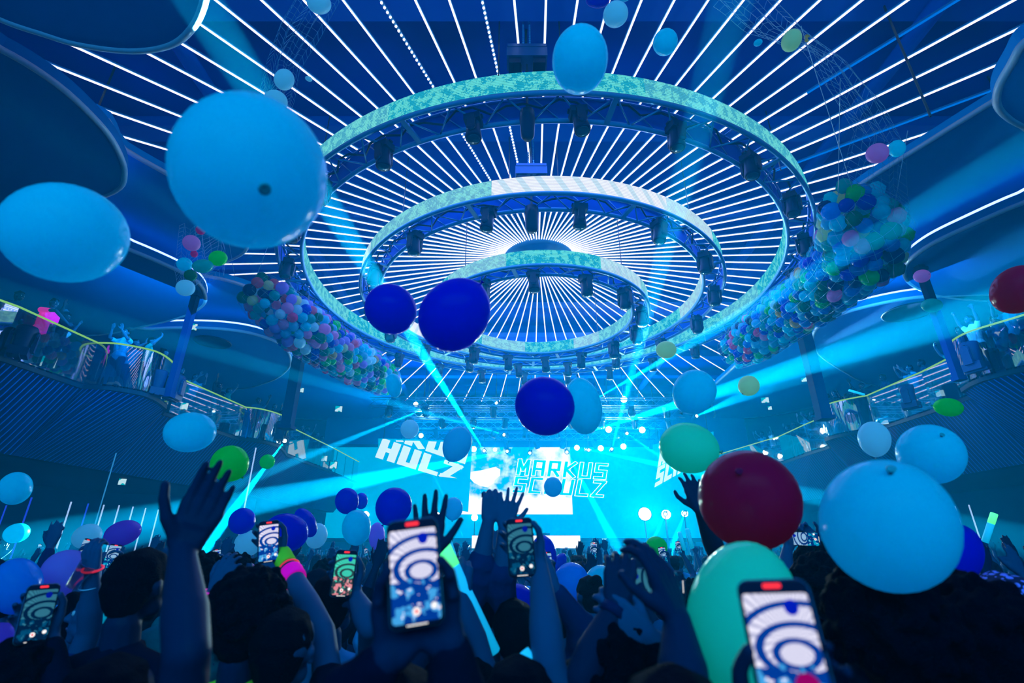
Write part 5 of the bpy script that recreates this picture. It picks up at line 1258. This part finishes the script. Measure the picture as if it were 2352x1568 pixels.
# curly heads on the right
person((2032, 1485, 1.1), {}, 'black', 'hair', 'person with a large curly dark head of hair at the bottom right', voxel=.009, style='curly', hs=1.12, hair_seed=11, skin='skin_deep')
person((2235, 1505, 1.15), {}, 'black', 'hair', 'person with curly dark hair in the bottom right corner', voxel=.009, style='curly', hs=1.15, hair_seed=12, skin='skin_deep')
person((1890, 1365, 2.1), {}, 'black', 'hair', 'person with a round mop of dark curls below the sideways bright phone', voxel=.009, style='curly', hs=1.1, hair_seed=13, skin='skin_deep')
person((1872, 1308, 2.9), {}, 'navy', 'hair', 'person with dark curls just behind the round mop of curls', voxel=.01, style='curly', hair_seed=14)
ms = principled('patterned_scarf', (.10, .05, .40), .7); kk_ = NT(ms); vo = kk_.n('ShaderNodeTexVoronoi'); vo.inputs['Scale'].default_value = 60; tc_ = kk_.n('ShaderNodeTexCoord'); kk_.t.links.new(tc_.outputs['Object'], vo.inputs['Vector'])
kk_.put(kk_.t.nodes['Principled BSDF'].inputs['Base Color'], kk_.mix(kk_.math('GREATER_THAN', vo.outputs['Distance'], .48), (.30, .22, .85), (.0, .01, .05)))
person((2318, 1412, 1.75), {}, 'black', None, 'person wearing a purple patterned headscarf at the right edge', voxel=.009, headscarf=ms, hs=1.05)
person((650, 1352, 3.0), {}, 'black', 'hair', 'person with tousled dark hair between the two raised left arms', voxel=.01, style='tuft')
# sideways phone behind the big balloons
p, Q = phone(at(1847, 1237, 2.9), 'bright phone held sideways between the red and the very large cyan balloon', -3, 0, 0, 'pic_blue', land=True)
gp = dict(wr=p.location + V((-.09, .03, -.05)), el=at(1800, 1330, 2.8), D=V((.5, .1, .6)), T=V((-.2, -.2, 1)), P=V((.3, -.9, 0)), curl=(.3, .8, .8, .8, .8)); gq = dict(wr=p.location + V((.09, .03, -.03)), el=at(1905, 1330, 2.8), D=V((-.5, .1, .6)), T=V((.2, -.2, 1)), P=V((-.3, -.9, 0)), curl=(.3, .8, .8, .8, .8))
person((1845, 1330, 3.0), {'L': gp, 'R': gq}, 'black', 'hair', 'person holding the bright phone sideways beyond the red balloon', voxel=.007)

# ------------------------------------------------------------ the crowd on the floor and on the balconies
def proto(arms, shirt, hair, style, sleeve, skin, look=(0, 1, .15), cap=False, face=True):
    return make_person(V((0, 0, 1.60)), look, arms, shirt, hair, 'x', voxel=.0125, sleeve=sleeve, style=style, skin=skin, cap=cap, face=face)[0]
def up(sd, el, wr, D, curl=(.1, .1, .1, .15, .2), P=(0, 1, .1), sp=.14):
    sx = -1 if sd == 'L' else 1
    return dict(el=V((sx*el[0], el[1], el[2])), wr=V((sx*wr[0], wr[1], wr[2])), D=V((sx*D[0], D[1], D[2])), T=V((-sx, .1, .1)), P=V(P), curl=curl, spread=sp, fat=1.25)
U1 = ((.24, .08, 1.55), (.22, .14, 1.80), (0, .05, 1)); U2 = ((.30, .02, 1.50), (.36, .08, 1.75), (.25, .05, 1)); U3 = ((.22, .22, 1.38), (.12, .36, 1.56), (-.1, .1, 1))
fist = (.8, 1.3, 1.3, 1.3, 1.3)
PR = []      # (proto, words, phone offset or None)
PR.append((proto({'L': up('L', *U1), 'R': up('R', *U2)}, 'black', 'hair', 'short', 'short', 'skin'), 'in black with both arms up', None))
PR.append((proto({'R': up('R', *U1)}, 'navy', 'hair_brown', 'long', 'long', 'skin'), 'with long hair in navy, one arm up', None))
PR.append((proto({'L': up('L', *U2)}, 'grey', 'hair', 'curly', 'short', 'skin_deep'), 'with curly hair in grey, left arm up', None))
PR.append((proto({'R': up('R', (.24, .14, 1.50), (.14, .26, 1.74), (-.2, .0, 1), (.4, .8, .8, .8, .8), (-.3, -1, 0))}, 'teal', 'hair', 'swept', 'short', 'skin'), 'in teal filming with a raised phone', V((.095, .23, 1.83))))
PR.append((proto({}, 'black', 'hair', 'bun', 'short', 'skin'), 'in black with hair in a bun, arms down', None))
PR.append((proto({'L': up('L', *U3), 'R': up('R', *U3)}, 'light blue', 'hair', 'short', 'short', 'skin'), 'in a light blue top clapping', None))
PR.append((proto({}, 'navy', 'hair', 'swept', 'long', 'skin_deep'), 'in navy with swept hair, arms down', None))
PR.append((proto({'L': up('L', *U2, curl=fist), 'R': up('R', *U1, curl=fist)}, 'white', 'hair_brown', 'short', 'short', 'skin'), 'in a pale top with both fists up', None))
PR.append((proto({'R': up('R', *U2)}, 'black', 'hair', 'short', 'pushed', 'skin_deep', cap=True), 'in a dark cap, right arm up', None))
for pr, w_, ph in PR: pr['label'] = 'guest ' + w_
used = set()
ph_small = phone(V((0, 0, -5)), 'x', detail=False, pic='pic_blue')[0]; ph_small.rotation_quaternion = (1, 0, 0, 0)
first_ph = [True]
def guest(i, x, y, z, yaw, sc, label, group, front=False):
    pr, w_, ph = PR[i]
    if i not in used: used.add(i); t = pr
    else:
        t = pr.copy(); COL.objects.link(t)
        for ch in list(pr.children):
            if ch.name.split('.')[0] in ('eye', 'lips') and not front: continue
            copy_tree(ch, t)
    t.location = (x, y, z); t.rotation_euler = (0, 0, yaw); t.scale = (sc, sc, sc); t['label'] = label; t['group'] = group
    if ph is not None:
        if first_ph[0]: q = ph_small; first_ph[0] = False
        else: q = copy_tree(ph_small)
        q.rotation_mode = 'XYZ'; q.location = V((x, y, z)) + Matrix.Rotation(yaw, 3, 'Z') @ (ph*sc); q.rotation_euler = (R.uniform(-.15, .15), R.uniform(-.2, .2), yaw)
        q['label'] = 'small lit phone held up by %s' % label.replace(' filming with a raised phone', ''); q['group'] = 'phones over: ' + group
    return t
rc = random.Random(21); n_g = 0; zones = (('near', 6), ('middle', 12), ('far', 99))
hold = [(V((o.location.x, o.location.y))) for o in COL.objects if o.type == 'EMPTY' and o.name.startswith('person') and o.parent is None and o.location.length > .1]
y = 2.9
while y < 13.6:
    wdt = min(y*1.02 + .6, 10.6); dx = .74 + y*.016
    n = int(2*wdt/dx)
    for i in range(n+1):
        x = -wdt + dx*i + rc.uniform(-.18, .18) + (.8 if y > 12 else 0); yy = y + rc.uniform(-.2, .2)
        if x < -8.9 - (0 if yy < 14 else -1) and yy > 10 and x < -11.5: continue
        if any((V((x, yy))-h_).length < .42 for h_ in hold): continue
        pi_ = rc.choices(range(9), (3, 2, 2, 2.6, 1.6, 1.2, 1.6, 1.0, 1.5))[0]
        sc = rc.uniform(.96, 1.06); zone = next(nm for nm, lim in zones if yy < lim); side = 'left' if x < -yy*.22 else 'right' if x > yy*.28 else 'central'
        if yy < 5 and pi_ in (0, 7): pi_ = 4
        guest(pi_, x, yy, 0, rc.uniform(-.5, .5), sc, 'guest %s, %s %s crowd' % (PR[pi_][1], zone, side), '%s %s guests %s' % (zone, side, PR[pi_][1]))
        hold.append(V((x, yy))); n_g += 1
    y += .62 + y*.055
# everyone further back, seen only as heads and hands: one object
b = MB(); nf_ = 0
while y < 25.5:
    x = -9.6
    while x < 11:
        xx, yy = x + rc.uniform(-.15, .15), y + rc.uniform(-.2, .2); h_ = rc.uniform(1.52, 1.68); mi = rc.choice((0, 0, 0, 1, 2, 3)); nf_ += 1
        b.sphere((xx, yy, h_), (.085, .10, .12), 8, mi=5); b.sphere((xx, yy-.02, h_+.035), (.093, .10, .10), 8, mi=4)
        b.tube([(xx, yy, .1), (xx, yy, .9), (xx, yy, 1.15), (xx, yy, h_-.2), (xx, yy, h_-.1)], [.13, .15, .15, .17, .05], 8, mi=mi)
        for sx in (-1, 1):
            sh_ = V((xx+sx*.19, yy, h_-.25))
            if rc.random() < .5:
                el_ = sh_ + V((sx*.06, .08, .20)); wr_ = el_ + V((sx*rc.uniform(-.1, .12), .06, .25))
                b.tube([sh_, el_, wr_, wr_+V((0, 0, .09))], [.055, .045, .03, .04], 6, mi=5)
                for q in range(4): b.tube([wr_+V((-.03+.02*q, 0, .07)), wr_+V((-.045+.03*q, 0, .17))], .011, 4, mi=5)
            else: b.tube([sh_, sh_+V((sx*.05, 0, -.28)), sh_+V((sx*.04, .1, -.5))], [.055, .045, .03], 6, mi=5)
        x += rc.uniform(.72, .95)
    y += 1.0
tag(b.build('distant_crowd', [CL_['black'], CL_['navy'], CL_['grey'], CL_['teal'], M['hair'], M['skin']], None, True), 'dense far crowd of heads and raised hands right before the stage', 'crowd', kind='stuff')
print('guests', n_g, nf_)
# balcony guests: placed just behind the rail, facing the hall
def rail_guests(pts, side, n0):
    sg = -1 if side == 'left' else 1; r_ = random.Random(5+sg); last = V((99, 99, 0)); c = 0; acc = 0
    for p, q in zip(pts, pts[1:]):
        L = (q-p).length
        while acc < L:
            s_ = p.lerp(q, acc/max(L, 1e-6)); acc += r_.uniform(.50, .66)
            if s_.y < 8.2 or s_.y > 26: continue
            d = (q-p).normalized(); nrm = V((-d.y, d.x, 0)); nrm = nrm if nrm.x*sg > 0 else -nrm
            w_ = V((s_.x, s_.y, 0)) + nrm*(.40 + (.6 if c % 3 == 2 else 0)); w_.z = ZF
            if (w_-last).length < .42 or (side == 'left' and (V((w_.x, w_.y))-PK).length < .55): continue
            last = w_.copy(); c += 1
            pi_ = r_.choices(range(9), (1, 1, 1, 1.5, 2.5, 2.2, 2.5, 1.2, 1))[0]
            yaw = math.atan2(-(-nrm).x, (-nrm).y) + r_.uniform(-.5, .5)
            part = 'nearest' if s_.y < 14.5 else 'middle' if s_.y < 19 else 'far'
            guest(pi_, w_.x, w_.y, ZF+.005, yaw, r_.uniform(.95, 1.03), 'guest %s, %s %s balcony' % (PR[pi_][1], part, side), '%s balcony, %s part, guests %s' % (side, part, PR[pi_][1]), True)
        acc -= L
    return c
railL = [p for s in segL for p in s]; railR = [p for s in segR for p in s]
p0 = onz(110, 735, ZRAIL)
PK = V((p0.x-.1, p0.y+.1))
A = dict(el=p0+V((.20, -.1, .20)), wr=p0+V((.32, .18, -.0)), D=V((.5, .5, -.3)), T=V((0, 0, 1)), P=V((0, 0, -1)), curl=(.3, .6, .6, .6, .6))
make_person(p0+V((-.12, .12, .50)), (1, -.2, -.15), {'R': A}, 'pink', 'hair', 'guest in a bright pink top leaning over the left balcony rail', voxel=.011, style='bun', foot=ZF, face=True, lean=.12)
print('rail', rail_guests(railL, 'left', 0), rail_guests(railR, 'right', 0), len([o for o in COL.objects if o.name.startswith('person')]))
# bulky moving heads and boxes standing along the balcony edge
for px, py, s, lb in ((40, 815, 12.2, 'dark moving head light standing at the foot of the left railing, nearest the camera'), (395, 915, 15.6, 'dark moving head light at the end of the first left balcony bay'), (355, 905, 15.2, 'dark moving head light under the first left balcony bay'),
                      (2245, 848, 13.2, 'dark moving head light in front of the nearest right balcony bay'), (2095, 935, 16.2, 'dark moving head light at the foot of the right balcony beside the long beam'), (640, 1008, 20.5, 'dark moving head light under the second left bay')):
    p = onz(px, py, ZF+.05); sg = 1 if px > 1176 else -1
    m_ = mover(V((p.x+sg*.0, p.y, ZF+.02)), (PI, 0, R.random()), lb, None); m_.scale = (1.3, 1.3, 1.3)

# ------------------------------------------------------------ haze filling the hall
hz = MB(); hz.box((.6, 15.5, 5.3), (33, 34, 10.5))
hm = bpy.data.materials.new('stage_haze'); hm.use_nodes = True; hm.node_tree.nodes.clear(); k = NT(hm)
vs = k.n('ShaderNodeVolumeScatter'); vs.inputs[0].default_value = (.0, .52, 1, 1); vs.inputs['Density'].default_value = .011; vs.inputs['Anisotropy'].default_value = .35
ou = k.n('ShaderNodeOutputMaterial'); k.t.links.new(vs.outputs[0], ou.inputs['Volume'])
tag(hz.build('haze', hm), 'thin blue stage haze filling the hall', 'haze', kind='stuff')
